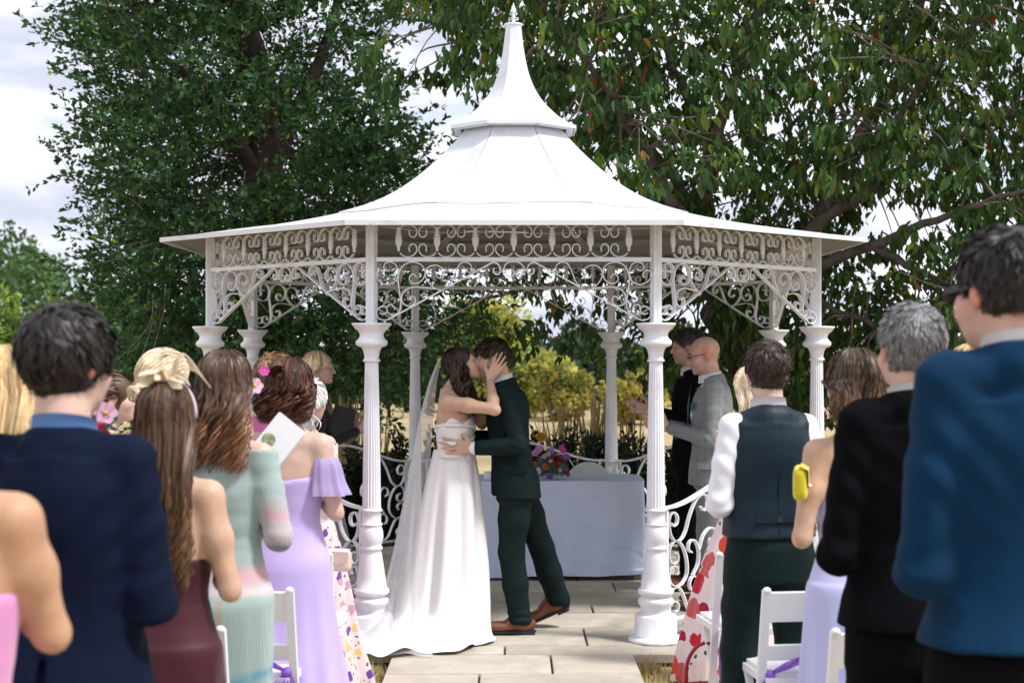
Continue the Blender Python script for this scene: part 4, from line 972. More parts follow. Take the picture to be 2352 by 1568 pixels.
def short_hair(t, J, m, hs=1.0, n=1500, L=(.02, .04), th=.012, lift=.35, seed=1, low=-.055, top_L=1.5, r=.0028, crown=(0, -.06, .10), fade=0, quiff=0, name='hair', nc=130, mess=.25):
    g = np.random.default_rng(seed); SP, SQ, SN = scalp_shell(J, hs, th, low=low, raw=True); sh = (toworld(J, hs, SP), SQ); hcw = toworld(J, hs, [(0, -.014, .0)])[0]
    def pick(k):
        u = g.normal(size=(k * 5, 3)); u /= np.linalg.norm(u, axis=1)[:, None]
        bad = (u[:, 2] < -.82) | ((u[:, 1] > .42) & (u[:, 2] < .50)) | ((np.abs(u[:, 0]) > .8) & (u[:, 1] > -.25) & (u[:, 2] < .05) & (u[:, 1] < .35)) | ((u[:, 1] > .2) & (u[:, 2] < .2)) | ((u[:, 2] < -.55) & (u[:, 1] > -.25))
        return u[~bad][:k]
    u = pick(n); n = len(u); cu = pick(nc); ci = np.argmax(u @ cu.T + g.normal(0, .02, (n, len(cu))), axis=1)
    c = np.array([0, -.014, .022]); rad = np.array([.074, .096, .088])
    up = np.clip(u[:, 2], -1, 1); hgt = th * np.clip((up + .9) / 1.1, .15 if fade else .45, 1)
    cr_ = np.array(crown); fl = c + cu * rad - cr_; fl -= cu * (fl * cu).sum(1)[:, None]; fl /= np.linalg.norm(fl, axis=1)[:, None] + 1e-6
    sw = np.cross(cu, fl) * (.35 + g.normal(0, mess, len(cu)))[:, None]; fl = fl + sw + g.normal(0, mess * .6, fl.shape); fl[:, 2] -= .45 * (cu[:, 2] < .45)
    if quiff: fl[:, 0] += quiff * (cu[:, 2] > .35); fl[:, 1] += quiff * .5 * (cu[:, 2] > .35)
    ln = g.uniform(L[0], L[1], n) * (1 + (top_L - 1) * np.clip(up, 0, 1))
    if fade: ln *= np.clip((up + .75) / .9, .22, 1)
    clift = g.uniform(.4, 1.3, len(cu)) * lift
    s_ = np.linspace(0, 1, 6)[None, :, None]; dirs = u[:, None] + (cu[ci] - u)[:, None] * s_ * .45 + (fl[ci] + g.normal(0, .10, (n, 3)))[:, None] * s_ * (ln[:, None, None] / .085)
    dirs /= np.linalg.norm(dirs, axis=2)[..., None]
    off = hgt[:, None, None] * (.7 + .3 * s_) + (clift[ci] * ln)[:, None, None] * s_ * (1.15 - .5 * s_) + .0015
    paths = c + dirs * (rad + off)
    tn = tints(g, n, .75, 1.2) * g.uniform(.55, 1.5, len(cu))[ci][:, None]
    n2 = 1700; k = g.integers(0, len(SP), n2); k = k[(SP[k, 1] < .075) | (SP[k, 2] > .05)]; rt = SP[k] + g.normal(0, .003, (len(k), 3)); nn = SN[k]; f2 = rt - cr_; f2[:, 2] -= .03; f2 -= nn * (f2 * nn).sum(1)[:, None]; f2 /= np.linalg.norm(f2, axis=1)[:, None] + 1e-6; f2 = f2 + g.normal(0, .22, f2.shape)
    l2 = g.uniform(.012, .026, len(k)) * np.clip((rt[:, 2] + .14) / .16, .35, 1); s4 = np.linspace(0, 1, 4)[None, :, None]; p2 = rt[:, None] + nn[:, None] * (.0005 + .10 * l2[:, None, None] * s4) + f2[:, None] * s4 * l2[:, None, None]
    w = lambda q: toworld(J, hs, q.reshape(-1, 3)).reshape(q.shape)
    return hair_obj(t, m, [sh], [strand_mesh('h', w(paths), r * g.uniform(.7, 1.3, n), m, t, tn, hcw), strand_mesh('h', w(p2), .0024 * g.uniform(.7, 1.3, len(k)), m, t, tints(g, len(k), .55, 1.35), hcw)], name)
def long_hair(t, J, m, hs=1.0, n=420, length=.40, wave=.010, freq=16, seed=1, width=1.0, r=.0062, back=-.125, amax=148, ombre=None, th=.014, taper=.25, curl_from=.25, mass_w=.075, flat=0.0, top=(0, .0, .12)):
    g = np.random.default_rng(seed); hb = [((0, -.075, -.07), (.078 * width, .045, .09)), ((0, back + .035, -.17), (mass_w * width, .036, .13))] if length > .22 else [((0, -.055, -.055), (.062 * width, .042, .06)), ((.04, -.03, -.055), (.036 * width, .045, .06)), ((-.04, -.03, -.055), (.036 * width, .045, .06))]
    sh = scalp_shell(J, hs, th * .55, mass=hb); n = int(n * 2.7); r = r * .5
    a = R(1) * g.uniform(-amax, amax, n); lock = np.round(a / R(7)).astype(int); nl = lock - lock.min(); ph = g.uniform(0, 2*PI, nl.max() + 1)[nl] + g.normal(0, .6, n); fq = freq * g.uniform(.8, 1.25, nl.max() + 1)[nl]
    k1, k2 = 7, 13; c = np.array([0, -.014, .026]); rad = np.array([.074, .098, .088]) + th
    phi = np.linspace(.12, 1.62, k1); st = np.sin(phi)
    A = np.stack([c[0] + rad[0] * np.outer(np.sin(a), st) * (1 + .05 * width), c[1] - rad[1] * np.outer(np.cos(a), st), np.broadcast_to(c[2] + rad[2] * np.cos(phi), (n, k1))], -1)
    A[:, 0] = A[:, 0] * .5 + np.array(top) * .5 + np.array([0, 0, 0])
    L = length * g.uniform(.82, 1.04, n); s_ = np.linspace(0, 1, k2 + 1)[1:]
    e = A[:, -1]; yb = back * g.uniform(.62, 1.08, n); bl = np.clip(s_ * 2.2, 0, 1); bl = bl * bl * (3 - 2 * bl)
    X = e[:, :1] * width * (1 - taper * s_[None]) * (1 + .12 * np.sin(s_ * 3)[None]); Y = e[:, 1:2] * (1 - bl[None]) + yb[:, None] * bl[None]; fr_ = np.abs(a) > R(95)
    Z = e[:, 2:3] - L[:, None] * s_[None]
    wv = wave * np.clip((s_ - curl_from) / .4, 0, 1)[None] * g.uniform(.6, 1.4, n)[:, None]
    X = X + wv * np.sin(fq[:, None] * s_[None] * (length / .4) + ph[:, None]); Y = Y + wv * np.cos(fq[:, None] * s_[None] * (length / .4) + ph[:, None])
    P = np.concatenate([A, np.stack([X, Y, Z], -1)], 1); P += g.normal(0, .0012, P.shape)
    k = k1 + k2; ti = np.repeat((g.uniform(.6, 1.4, nl.max() + 1)[nl] * g.uniform(.75, 1.3, n))[:, None], k, 1)[..., None] * np.ones((1, 1, 3))
    if ombre is not None:
        f = np.clip((np.linspace(0, 1, k) - .45) / .4, 0, 1)[None, :, None] * g.uniform(.2, 1.0, nl.max() + 1)[nl][:, None, None]; ti = ti * (1 + f * (np.array(ombre) - 1))
    V, Q, _ = strand_mesh('h', toworld(J, hs, P.reshape(-1, 3)).reshape(P.shape), r * g.uniform(.6, 1.4, n), m, t, np.ones((n, 3)), toworld(J, hs, [(0, -.02, 0)])[0])
    return hair_obj(t, m, [sh], [(V, Q, np.repeat(ti.reshape(-1, 3), 2, 0))])
def updo(t, J, m, hs=1.0, bun=(0, -.115, -.01), br=.045, n=380, seed=1, loose=0, loose_len=.1, curly=.0, th=.014, r=.0055, extra=None, bun_n=90):
    g = np.random.default_rng(seed); mass = [((bun[0] * .8, bun[1] * .8, bun[2]), (br * 1.0, br * .9, br * .9))]
    sh = scalp_shell(J, hs, th, mass=mass + (extra or [])); c = np.array([0, -.014, .026]); rad = np.array([.074, .098, .088]) + th; b = np.array(bun)
    a = g.uniform(0, 2*PI, n * 2); zz = g.uniform(-.35, 1.0, n * 2); u = np.stack([np.sqrt(1 - zz**2) * np.cos(a), np.sqrt(1 - zz**2) * np.sin(a), zz], 1)
    k = ~((u[:, 1] > .40) & (u[:, 2] < .55)) ; u = u[k][:n]; n = len(u); ub = (b - c) / rad; ub /= np.linalg.norm(ub)
    s_ = np.linspace(0, 1, 10)[None, :, None]; d = u[:, None] * (1 - s_) + ub[None, None] * s_ + np.array([0, 0, .10]) * np.sin(s_ * PI); d /= np.linalg.norm(d, axis=2)[..., None] + 1e-6
    P = c + d * (rad * 1.01) + curly * np.stack([np.sin(s_[..., 0] * 9 + a[:n, None]), np.cos(s_[..., 0] * 11 + a[:n, None]), np.sin(s_[..., 0] * 7 + 2 * a[:n, None])], -1)
    S = [strand_mesh('h', toworld(J, hs, P.reshape(-1, 3)).reshape(P.shape), r * g.uniform(.6, 1.3, n), m, t, tints(g, n))]
    q = bun_n; k_ = 16; th0 = g.uniform(0, 2*PI, q); inc = g.uniform(.2, 1.0, q); s2 = np.linspace(0, 1, k_)
    rr = br * inc[:, None] * (1 - .25 * s2[None]); an = th0[:, None] + s2[None] * g.uniform(2.5, 4.5, q)[:, None]; dep = np.sqrt(np.clip(1.02 - inc[:, None] ** 2, 0, 1)) * br * .85
    e1 = np.cross(ub, [0, 0, 1.]); e1 /= np.linalg.norm(e1); e2 = np.cross(ub, e1); B = b + ub * dep[..., None] + e1 * (rr * np.cos(an))[..., None] + e2 * (rr * np.sin(an))[..., None] + ub * (.004 * np.sin(an * 3))[..., None]
    S.append(strand_mesh('h', toworld(J, hs, B.reshape(-1, 3)).reshape(B.shape), r * g.uniform(.8, 1.6, q), m, t, tints(g, q, .5, 1.6)))
    return hair_obj(t, m, [sh], S)
def skirt(t, rows_, m, n=150, nz=46, seed=1, nf=(7, 11), name='skirt', solid=True):
    """rows: z, rx, ry, cx, cy, fold amplitude"""
    T = np.array(rows_, float)
    if name == 'skirt':
        fit = [[z, np.interp(z, FT[:, 0], FT[:, 1]) + q, np.interp(z, FT[:, 0], FT[:, 2]) + q, 0, np.interp(z, FT[:, 0], FT[:, 4]), 0] for z, q in ((1.075, .0085), (1.05, .0115), (1.0, .013), (.95, .014), (.90, .015))]
        T = np.vstack([T[T[:, 0] < .875], fit])
    T = T[np.argsort(-T[:, 0])]; s_ = np.linspace(0, 1, nz); g = np.random.default_rng(seed)
    par = np.linspace(0, 1, len(T)); D = catmull(T, 12); q = np.linspace(0, 1, len(D)); D = np.stack([np.interp(s_, q, D[:, i]) for i in range(6)], 1)
    for i in (1, 2, 4): v = np.pad(D[:, i], 3, mode='edge'); D[:, i] = np.convolve(v, np.ones(7) / 7, 'valid')
    a = np.linspace(0, 2*PI, n, endpoint=False); p1, p2, p3 = g.uniform(0, 6, 3)
    fo = .6 * np.cos(nf[0] * a[None] + p1 + .5 * s_[:, None]) + .4 * np.cos(nf[1] * a[None] + p2 - .7 * s_[:, None]) + .18 * np.cos((nf[0] + nf[1]) * a[None] + p3)
    k = 1 + D[:, 5:6] * fo / np.maximum(.05, D[:, 1:2])
    V = np.stack([D[:, 3:4] + D[:, 1:2] * np.sin(a)[None] * k, D[:, 4:5] - D[:, 2:3] * np.cos(a)[None] * k, np.broadcast_to(D[:, :1], (nz, n))], -1).reshape(-1, 3)
    i = (np.arange(nz - 1)[:, None] * n + np.arange(n)[None]).ravel(); j = (np.arange(nz - 1)[:, None] * n + (np.arange(n)[None] + 1) % n).ravel(); Q = np.stack([i + n, j + n, j, i], 1)
    Fc = [tuple(x) for x in Q] + [tuple(range(n))]
    return obj(name, mesh_np(name, V, Fc, m), t), (D, fo)
def bodice(t, J, m, ztop, zbot, vox=.011, infl=.008, fem=True, topf=None, amp=.0012, seed=2, name='bodice', sleeves=None, k=.02, widen=0):
    sd = sd_for(J, vox, zbot - .05); T = lean_T(FT, J, infl); T[:, 1] += widen; sd.slices(T, k)
    if sleeves:
        for s in 'LR':
            sh, el, wr = (np.array(J[q + s], float) for q in ('sh', 'el', 'wr')); sg = -1 if s == 'L' else 1; nk = np.array(J['neck'], float)
            sd.cap(nk + np.array([sg * .05, 0, -.045]), sh, .036, sleeves[0], .04); sd.path([sh, el], [sleeves[0], sleeves[1]], .02)
            if len(sleeves) > 2: sd.path([el, el + (wr - el) * .9], [sleeves[1], sleeves[2]], .02)
    tf = topf or (lambda X, Y, Z: ztop + 0 * X + 0 * Y)
    sd.cut(lambda X, Y, Z: np.maximum(Z - tf(X, Y, Z), zbot - Z) + 0 * X + 0 * Y)
    P, Q = sd.polys(); N = vnormals(P, Q); P = P + N * (waves(P, 45, seed, (.6, .6, 1.6)) * amp)[:, None]
    return obj(name, mesh_np(name, P, Q, m), t)
def person(label, x, Y, H, rz=0, z=LAWN_Z, group=None):
    t = thing('person', label, 'person', (x, Y, z), R(rz), group); s = H / 1.75; t.scale = (s, s, s); return t
# ------------------------------------------------------------------ patterned cloths
def floral(name, base, cols, scale=16, size=.33, leaf=(.10, .14, .06), dens=.6):
    m = cloth(name, base); t = m.node_tree; L = t.links.new; b = t.nodes['Principled BSDF']; src = b.inputs['Base Color'].links[0].from_socket
    co = t.nodes.new('ShaderNodeTexCoord'); nz = t.nodes.new('ShaderNodeTexNoise'); nz.inputs['Scale'].default_value = scale * 1.6
    mx_ = t.nodes.new('ShaderNodeMixRGB'); mx_.inputs[0].default_value = .05; L(co.outputs['Object'], mx_.inputs[1]); L(co.outputs['Object'], nz.inputs['Vector']); L(nz.outputs['Color'], mx_.inputs[2])
    for k, (sc, sz, cc) in enumerate(((scale * 2.1, .22, [leaf, leaf]), (scale, size, cols))):
        v = t.nodes.new('ShaderNodeTexVoronoi'); v.inputs['Scale'].default_value = sc; L(mx_.outputs[0], v.inputs['Vector'])
        lt = t.nodes.new('ShaderNodeMath'); lt.operation = 'LESS_THAN'; lt.inputs[1].default_value = sz; L(v.outputs['Distance'], lt.inputs[0])
        sp = t.nodes.new('ShaderNodeSeparateColor'); L(v.outputs['Color'], sp.inputs[0]); g = t.nodes.new('ShaderNodeMath'); g.operation = 'LESS_THAN'; g.inputs[1].default_value = dens; L(sp.outputs[0], g.inputs[0])
        mu = t.nodes.new('ShaderNodeMath'); mu.operation = 'MULTIPLY'; L(lt.outputs[0], mu.inputs[0]); L(g.outputs[0], mu.inputs[1])
        rp = t.nodes.new('ShaderNodeValToRGB'); rp.color_ramp.interpolation = 'CONSTANT'; e = rp.color_ramp.elements
        while len(e) < len(cc): e.new(.5)
        for i, c in enumerate(cc): e[i].position = i / len(cc); e[i].color = (*c, 1)
        L(sp.outputs[1], rp.inputs[0]); mm = t.nodes.new('ShaderNodeMixRGB'); L(mu.outputs[0], mm.inputs[0]); L(src, mm.inputs[1]); L(rp.outputs[0], mm.inputs[2]); src = mm.outputs[0]
    L(src, b.inputs['Base Color']); return m
def checked(name, base, line, f=14):
    m = cloth(name, base); t = m.node_tree; L = t.links.new; b = t.nodes['Principled BSDF']; src = b.inputs['Base Color'].links[0].from_socket
    co = t.nodes.new('ShaderNodeTexCoord'); sx = t.nodes.new('ShaderNodeSeparateXYZ'); L(co.outputs['Object'], sx.inputs[0])
    for ax, ff in ((1, f), (2, f)):
        mu = t.nodes.new('ShaderNodeMath'); mu.operation = 'MULTIPLY'; mu.inputs[1].default_value = ff; L(sx.outputs[ax], mu.inputs[0])
        fr_ = t.nodes.new('ShaderNodeMath'); fr_.operation = 'FRACT'; L(mu.outputs[0], fr_.inputs[0]); gt = t.nodes.new('ShaderNodeMath'); gt.operation = 'GREATER_THAN'; gt.inputs[1].default_value = .90; L(fr_.outputs[0], gt.inputs[0])
        h = t.nodes.new('ShaderNodeMath'); h.operation = 'MULTIPLY'; h.inputs[1].default_value = .6; L(gt.outputs[0], h.inputs[0])
        mm = t.nodes.new('ShaderNodeMixRGB'); L(h.outputs[0], mm.inputs[0]); L(src, mm.inputs[1]); mm.inputs[2].default_value = (*line, 1); src = mm.outputs[0]
    L(src, b.inputs['Base Color']); return m
def ribbed(name, **k):
    m = cloth(name, (1, 1, 1), attr='tint', var=.03, **k); t = m.node_tree; L = t.links.new; b = t.nodes['Principled BSDF']
    co = t.nodes.new('ShaderNodeTexCoord'); wv = t.nodes.new('ShaderNodeTexWave'); wv.inputs['Scale'].default_value = 44; wv.bands_direction = 'X'; wv.inputs['Distortion'].default_value = .6; L(co.outputs['Object'], wv.inputs['Vector'])
    bp = t.nodes.new('ShaderNodeBump'); bp.inputs['Strength'].default_value = .4; bp.inputs['Distance'].default_value = .003; L(wv.outputs['Fac'], bp.inputs['Height']); L(bp.outputs[0], b.inputs['Normal']); return m
SATIN = mat('ivory_satin', (.76, .745, .735), rough=.38, var=.02, scale=5, bump=.04, bscale=40, spec=.45, sheen=.2)
SHOE = mat('brown_leather', (.17, .058, .028), rough=.32, var=.3, scale=12, bump=.08, spec=.5)
SOLE = mat('dark_sole', (.02, .02, .025), rough=.6, var=.2)
SHIRT = cloth('white_shirt', (.78, .78, .82), sheen=0)
H_BROWN = hair_mat('dark_brown', (.035, .02, .013)); H_BLACK = hair_mat('near_black', (.016, .012, .010)); H_GREY = hair_mat('silver', (.34, .34, .35), (.16, .15, .15)); H_BLOND = hair_mat('blonde', (.52, .36, .19)); H_PALE = hair_mat('pale_blonde', (.68, .56, .40)); H_WHITE = hair_mat('white', (.72, .70, .68)); H_MID = hair_mat('mid_brown', (.085, .048, .028)); H_AUB = hair_mat('auburn', (.06, .022, .012)); H_DK = hair_mat('dark_grey', (.05, .048, .048))

# ------------------------------------------------------------------ groom
def groom():
    t = person('man in dark green suit kissing the bride, hand on her waist', .0, 8.93, 1.725, 90, 0)
    J = joints(head=(-.02, .120, 1.612), neck=(-.005, .060, 1.462), tilt=-9, roll=7, lean=(0, .05), shL=(-.160, .045, 1.40), shR=(.160, .05, 1.40), elL=(-.235, -.045, 1.115), wrL=(-.212, .225, 1.10), hdL=(.06, 1, .07), npL=(1, .1, .05), elR=(.26, .06, 1.12), wrR=(.10, .26, 1.15), hdR=(-.4, .9, 0), npR=(-.3, -1, 0), curl=.06)
    body(t, J, SK['tan'], vox=.0055, face=True, male_stubble=.9, hs=1.0, lid=.5, slim=True)
    GS = cloth('bottle_green_suit', (.0040, .0135, .0135), sheen=.0, rough=.7, spec=.15)
    jacket(t, J, GS, hem=.805, vox=.0065, infl=.016, seed=12, amp=.0045, flare=.014, front=None, sl=(.062, .054, .044), cy=-.005, hemslope=.06)
    # vent flap, pocket and sleeve buttons on the near side
    MB().box((-.197, -.02, .975), (.006, .13, .05)).build('pocket_flap', GS, t)
    bt = MB().ball((0, 0, 0), .008, 8, 4).mesh('button', SOLE, True)
    for k in range(3): obj('button', bt, t, loc=(-.245, .13 + k * .022, 1.085))
    shirt_collar(t, J, SHIRT, z=.016, r=.066, h=.038)
    sd = Sdf((-.32, .1, .98), (-.08, .3, 1.22), .004); d = np.array(J['wrL']) - np.array(J['elL']); d /= np.linalg.norm(d); w_ = np.array(J['wrL']); sd.cap(w_ - d * .05, w_ - d * .012, .040, .039, .003)
    P, Q = sd.polys(); obj('shirt_cuff', mesh_np('shirt_cuff', P, Q, SHIRT), t)
    trousers(t, GS, feet=((-.08, -.05), (.15, -.28)), knees=((-.085, .005, .49), (.10, -.175, .49)), ankles=((-.075, -.045, .10), (.15, -.275, .175)), vox=.008, waist=.97, rl=(.100, .074, .066), hip_y=-.03, seed=9)
    shoe(t, SHOE, SOLE, (-.075, -.03, .012), R(4)); shoe(t, SHOE, SOLE, (.15, -.245, .075), R(-4), R(-24))
    short_hair(t, J, H_BROWN, n=2600, L=(.016, .026), th=.007, lift=.45, top_L=2.3, seed=3, low=-.045, fade=1, quiff=.0, r=.0022, crown=(0, -.09, .05), nc=180)
    br = MB()
    for s in (-1, 1):
        c = [toworld(J, 1.0, [(s * .016, .094, .022), (s * .032, .091, .027), (s * .048, .078, .022)])][0]; br.tube(catmull(c, 3), .0036, 5)
    br.build('eyebrows', H_BROWN, t, kind='stuff')
    rg = MB(); c = np.array(J['wrL']) + np.array([.012, .118, -.006]); a = np.linspace(0, 2*PI, 13); rg.tube(np.stack([c[0] + .0105 * np.cos(a), 0 * a + c[1], c[2] + .0105 * np.sin(a)], 1), .0018, 5); rg.build('ring', mat('silver_metal', (.8, .8, .8), rough=.2, metal=1, var=.02), t)
groom()

# ------------------------------------------------------------------ bride
def bride():
    t = person('woman in strapless white wedding dress with long veil kissing the groom', -.335, 8.87, 1.70, -90, 0); s = 1.70 / 1.75
    J = joints(True, head=(.0, .045, 1.602), neck=(0, -.012, 1.452), tilt=20, roll=-6, yaw=0, shR=(.150, -.035, 1.385), elR=(.265, .245, 1.345), wrR=(.062, .212, 1.520), hdR=(-.12, .50, .86), npR=(-1, .05, .12), thR=1, fcR=(.06, .05, .06, .10), shL=(-.15, .0, 1.39), elL=(-.26, .16, 1.24), wrL=(-.14, .27, 1.40), hdL=(0, .35, .9), npL=(1, .3, 0), curl=.12, lean=(0, -.012))
    body(t, J, SK['tan'], True, vox=.0055, face=True, hs=.93, lips=(.85, .40, .42), lid=.35, torso_z=1.16)
    top = lambda X, Y, Z: 1.275 + .018 * np.cos((Y + .01) * 46) + .012 * np.sin(Y * 14) - .05 * np.clip(-.02 - Y, 0, 1) * 4 + 0 * X
    bodice(t, J, SATIN, 1.28, 1.055, vox=.006, infl=.010, topf=top)
    # folded band across the bust
    bd = MB(); a = np.linspace(-2.6, 2.6, 40)
    for zc, w_, tw in ((1.222, .030, .03), (1.178, .026, -.035)):
        V = [];
        for i, q in enumerate(a):
            rx = np.interp(zc, FT[:, 0], FT[:, 1]) + .017; ry = np.interp(zc, FT[:, 0], FT[:, 2]) + .017; f = 1 + .02 * math.sin(q * 5)
            x, y, z = rx * math.sin(q) * f, ry * math.cos(q) * f + .004, zc + tw * math.sin(q)
            V += [(x, y, z - w_ / 2), (x * 1.03, y * 1.03, z), (x, y, z + w_ / 2), (x * .93, y * .93, z)]
        n = len(a); bd.add(V, [(4*i+k, 4*i+(k+1) % 4, 4*i+4+(k+1) % 4, 4*i+4+k) for i in range(n-1) for k in range(4)])
    bd.build('bodice_band', SATIN, t, smooth=True)
    # skirt with pleats and train, laid out in place (world axes)
    T = np.array([(1.068, .118, .093, 0, 0, .0), (1.0, .132, .112, -.004, -.004, .005), (.86, .158, .150, -.010, -.010, .012), (.65, .185, .185, -.018, -.02, .018), (.42, .212, .225, -.026, -.045, .024), (.22, .235, .27, -.042, -.08, .028), (.10, .262, .32, -.068, -.125, .030), (.035, .300, .37, -.10, -.165, .036), (.012, .34, .415, -.125, -.20, .042)], float) / s
    nz, n = 70, 260; par = catmull(T, 14); q = np.linspace(0, 1, len(par)); s_ = np.linspace(0, 1, nz); D = np.stack([np.interp(s_, q, par[:, i]) for i in range(6)], 1)
    a = np.linspace(0, 2*PI, n, endpoint=False)
    def pleat(a_, s0):
        f = 0
        for c, w_, h in ((-.95, .16, 1.0), (-.45, .13, -.9), (-.12, .17, 1.1), (.30, .12, -.8), (.62, .18, 1.0), (1.05, .13, -.9), (1.45, .2, .8), (1.9, .2, -.7), (2.4, .3, .8), (-1.4, .2, -.8), (-1.9, .25, .9), (-2.5, .3, -.6), (3.0, .3, .6)):
            d = (a_ - c - .06 * np.sin(3 * s0 + c * 2) + PI) % (2*PI) - PI; f = f + h * np.exp(-(d / w_) ** 2)
        return f
    fo = pleat(a[None], s_[:, None] * 1.0)
    k = 1 + D[:, 5:6] * fo / np.maximum(.05, D[:, 1:2])
    X = D[:, 3:4] + D[:, 1:2] * np.sin(a)[None] * k; Y = D[:, 4:5] - D[:, 2:3] * np.cos(a)[None] * k; Z = np.broadcast_to(D[:, :1], (nz, n)).copy()
    # train sweeps towards the camera and to the left
    low = np.clip((.17 / s - Z) / (.17 / s), 0, 1) ** 1.6
    dirw = np.clip(np.cos(a - R(-38)), 0, 1)[None] ** 1.3
    X = X - low * dirw * .26; Y = Y - low * dirw * .13
    hemw = np.clip((.05 / s - Z) / (.05 / s), 0, 1)
    Z = Z + hemw * (.018 + .020 * np.sin(a * 9 + 1)[None] + .012 * np.sin(a * 17)[None]) * (.35 + np.clip(np.cos(a + .5), 0, 1)[None])
    V = np.stack([X, Y, np.maximum(Z, .004)], -1).reshape(-1, 3)
    i = (np.arange(nz-1)[:, None] * n + np.arange(n)[None]).ravel(); j = (np.arange(nz-1)[:, None] * n + (np.arange(n)[None] + 1) % n).ravel()
    Nn = waves(V, 18, 5, (1, 1, .5)) * .003; V[:, 1] += Nn
    obj('skirt', mesh_np('skirt', V, np.stack([i + n, j + n, j, i], 1), SATIN), t, rot=(0, 0, R(90)))
    # veil
    vm = bpy.data.materials.new('veil_tulle'); vm.use_nodes = True; nt_ = vm.node_tree; nt_.nodes.clear()
    o_ = nt_.nodes.new('ShaderNodeOutputMaterial'); tp = nt_.nodes.new('ShaderNodeBsdfTransparent'); df = nt_.nodes.new('ShaderNodeBsdfDiffuse'); tl = nt_.nodes.new('ShaderNodeBsdfTranslucent'); m1 = nt_.nodes.new('ShaderNodeMixShader'); m2 = nt_.nodes.new('ShaderNodeMixShader')
    df.inputs[0].default_value = (.82, .82, .83, 1); tl.inputs[0].default_value = (.82, .82, .83, 1); m1.inputs[0].default_value = .45; L = nt_.links.new
    tx = nt_.nodes.new('ShaderNodeTexNoise'); tx.inputs['Scale'].default_value = 14; mr = nt_.nodes.new('ShaderNodeMapRange'); mr.inputs['To Min'].default_value = .42; mr.inputs['To Max'].default_value = .62; L(tx.outputs['Fac'], mr.inputs['Value'])
    L(df.outputs[0], m1.inputs[1]); L(tl.outputs[0], m1.inputs[2]); L(mr.outputs[0], m2.inputs[0]); L(tp.outputs[0], m2.inputs[1]); L(m1.outputs[0], m2.inputs[2]); L(m2.outputs[0], o_.inputs[0])
    # arc of tulle around her back: z, cx, rx, ry, cy, arc start, arc end
    rows_ = np.array([(1.592, -.058, .030, .050, 0, -150, -40), (1.53, -.060, .056, .070, 0, -150, -45), (1.42, -.058, .098, .09, 0, -150, -52), (1.22, -.052, .152, .12, 0, -150, -55), (.95, -.045, .205, .16, -.01, -150, -42), (.70, -.045, .250, .215, -.025, -150, -30), (.42, -.055, .298, .268, -.05, -150, -22), (.20, -.08, .345, .315, -.09, -150, -12), (.09, -.12, .395, .375, -.15, -150, 0), (.04, -.17, .44, .43, -.20, -150, 8), (.016, -.20, .50, .485, -.23, -150, 14)], float)
    D = catmull(rows_, 8); D[:, :5] /= s; nu = 90; u = np.linspace(0, 1, nu); V = []
    for z, cx, rx, ry, cy, a0, a1 in D:
        f = np.clip((1.62 - z) / 1.0, .12, 1); aa = R(1) * (a0 + (a1 - a0) * u); k = 1 + (.010 + .020 * f) * np.sin(u * 46 + 1.5 * f) * .8 + .018 * f * np.sin(u * 27 - f) + .01 * f * np.sin(u * 83)
        V.append(np.stack([cx + rx * k * np.sin(aa), cy - ry * k * np.cos(aa), np.full(nu, z) + (z < .12) * .008 * np.sin(u * 30)], 1))
    V = np.concatenate(V); V[:, 2] = np.maximum(V[:, 2], .012); nr = len(D); i = (np.arange(nr-1)[:, None] * nu + np.arange(nu-1)[None]).ravel()
    vo = obj('veil', mesh_np('veil', V, np.stack([i, i + 1, i + nu + 1, i + nu], 1), vm), t, rot=(0, 0, R(90)))
    g = np.random.default_rng(8); pk = MB(); idx = g.choice(len(V), 150, replace=False)
    for w_ in idx: pk.ball(V[w_] + np.array([0, -.003, 0]), g.uniform(.0014, .0028), 5, 3)
    pk.build('pearls', WHITE, vo, kind='stuff')
    # hair: half-up with long curls
    long_hair(t, J, H_BROWN, hs=.93, n=420, length=.22, wave=.017, freq=26, seed=5, back=-.080, width=1.0, amax=104, r=.0058, th=.013, mass_w=.06, curl_from=.0)
    g = np.random.default_rng(3); paths = []
    for k_ in range(90):      # front curls falling past the near shoulder
        x0 = g.normal(.074, .008); y0 = g.uniform(-.03, .018); z0 = g.uniform(.0, .05); Ln = g.uniform(.26, .36); ss = np.linspace(0, 1, 26); ph = g.uniform(0, .9) + 2 * (k_ % 4)
        paths.append(np.stack([x0 + .016 * ss + .013 * np.sin(ss * 26 + ph) * np.clip(ss * 2, 0, 1), y0 + (.060 + .02 * (k_ % 3)) * ss + .015 * np.cos(ss * 26 + ph) * np.clip(ss * 2, 0, 1) , z0 - Ln * ss], 1))
    c = np.array(J['head']); P = np.array(paths) + c
    V2, Q2, T2 = strand_mesh('h', P, .0042 * g.uniform(.6, 1.3, len(P)), H_BROWN, t, tints(g, len(P), .6, 1.6)); obj('curls', mesh_np('curls', V2, Q2, H_BROWN, attr=T2), t, kind='stuff')
    w_ = MB(); c = np.array(J['wrR']); a = np.linspace(0, 2*PI, 15); d = np.array(J['hdR'], float); d /= np.linalg.norm(d); e1 = np.cross(d, [1, 0, 0]); e1 /= np.linalg.norm(e1); e2 = np.cross(d, e1)
    w_.tube(c - d * .005 + .025 * (np.cos(a)[:, None] * e1 + np.sin(a)[:, None] * e2), .0025, 5); w_.build('bracelet', mat('silver_metal'), t)
bride()

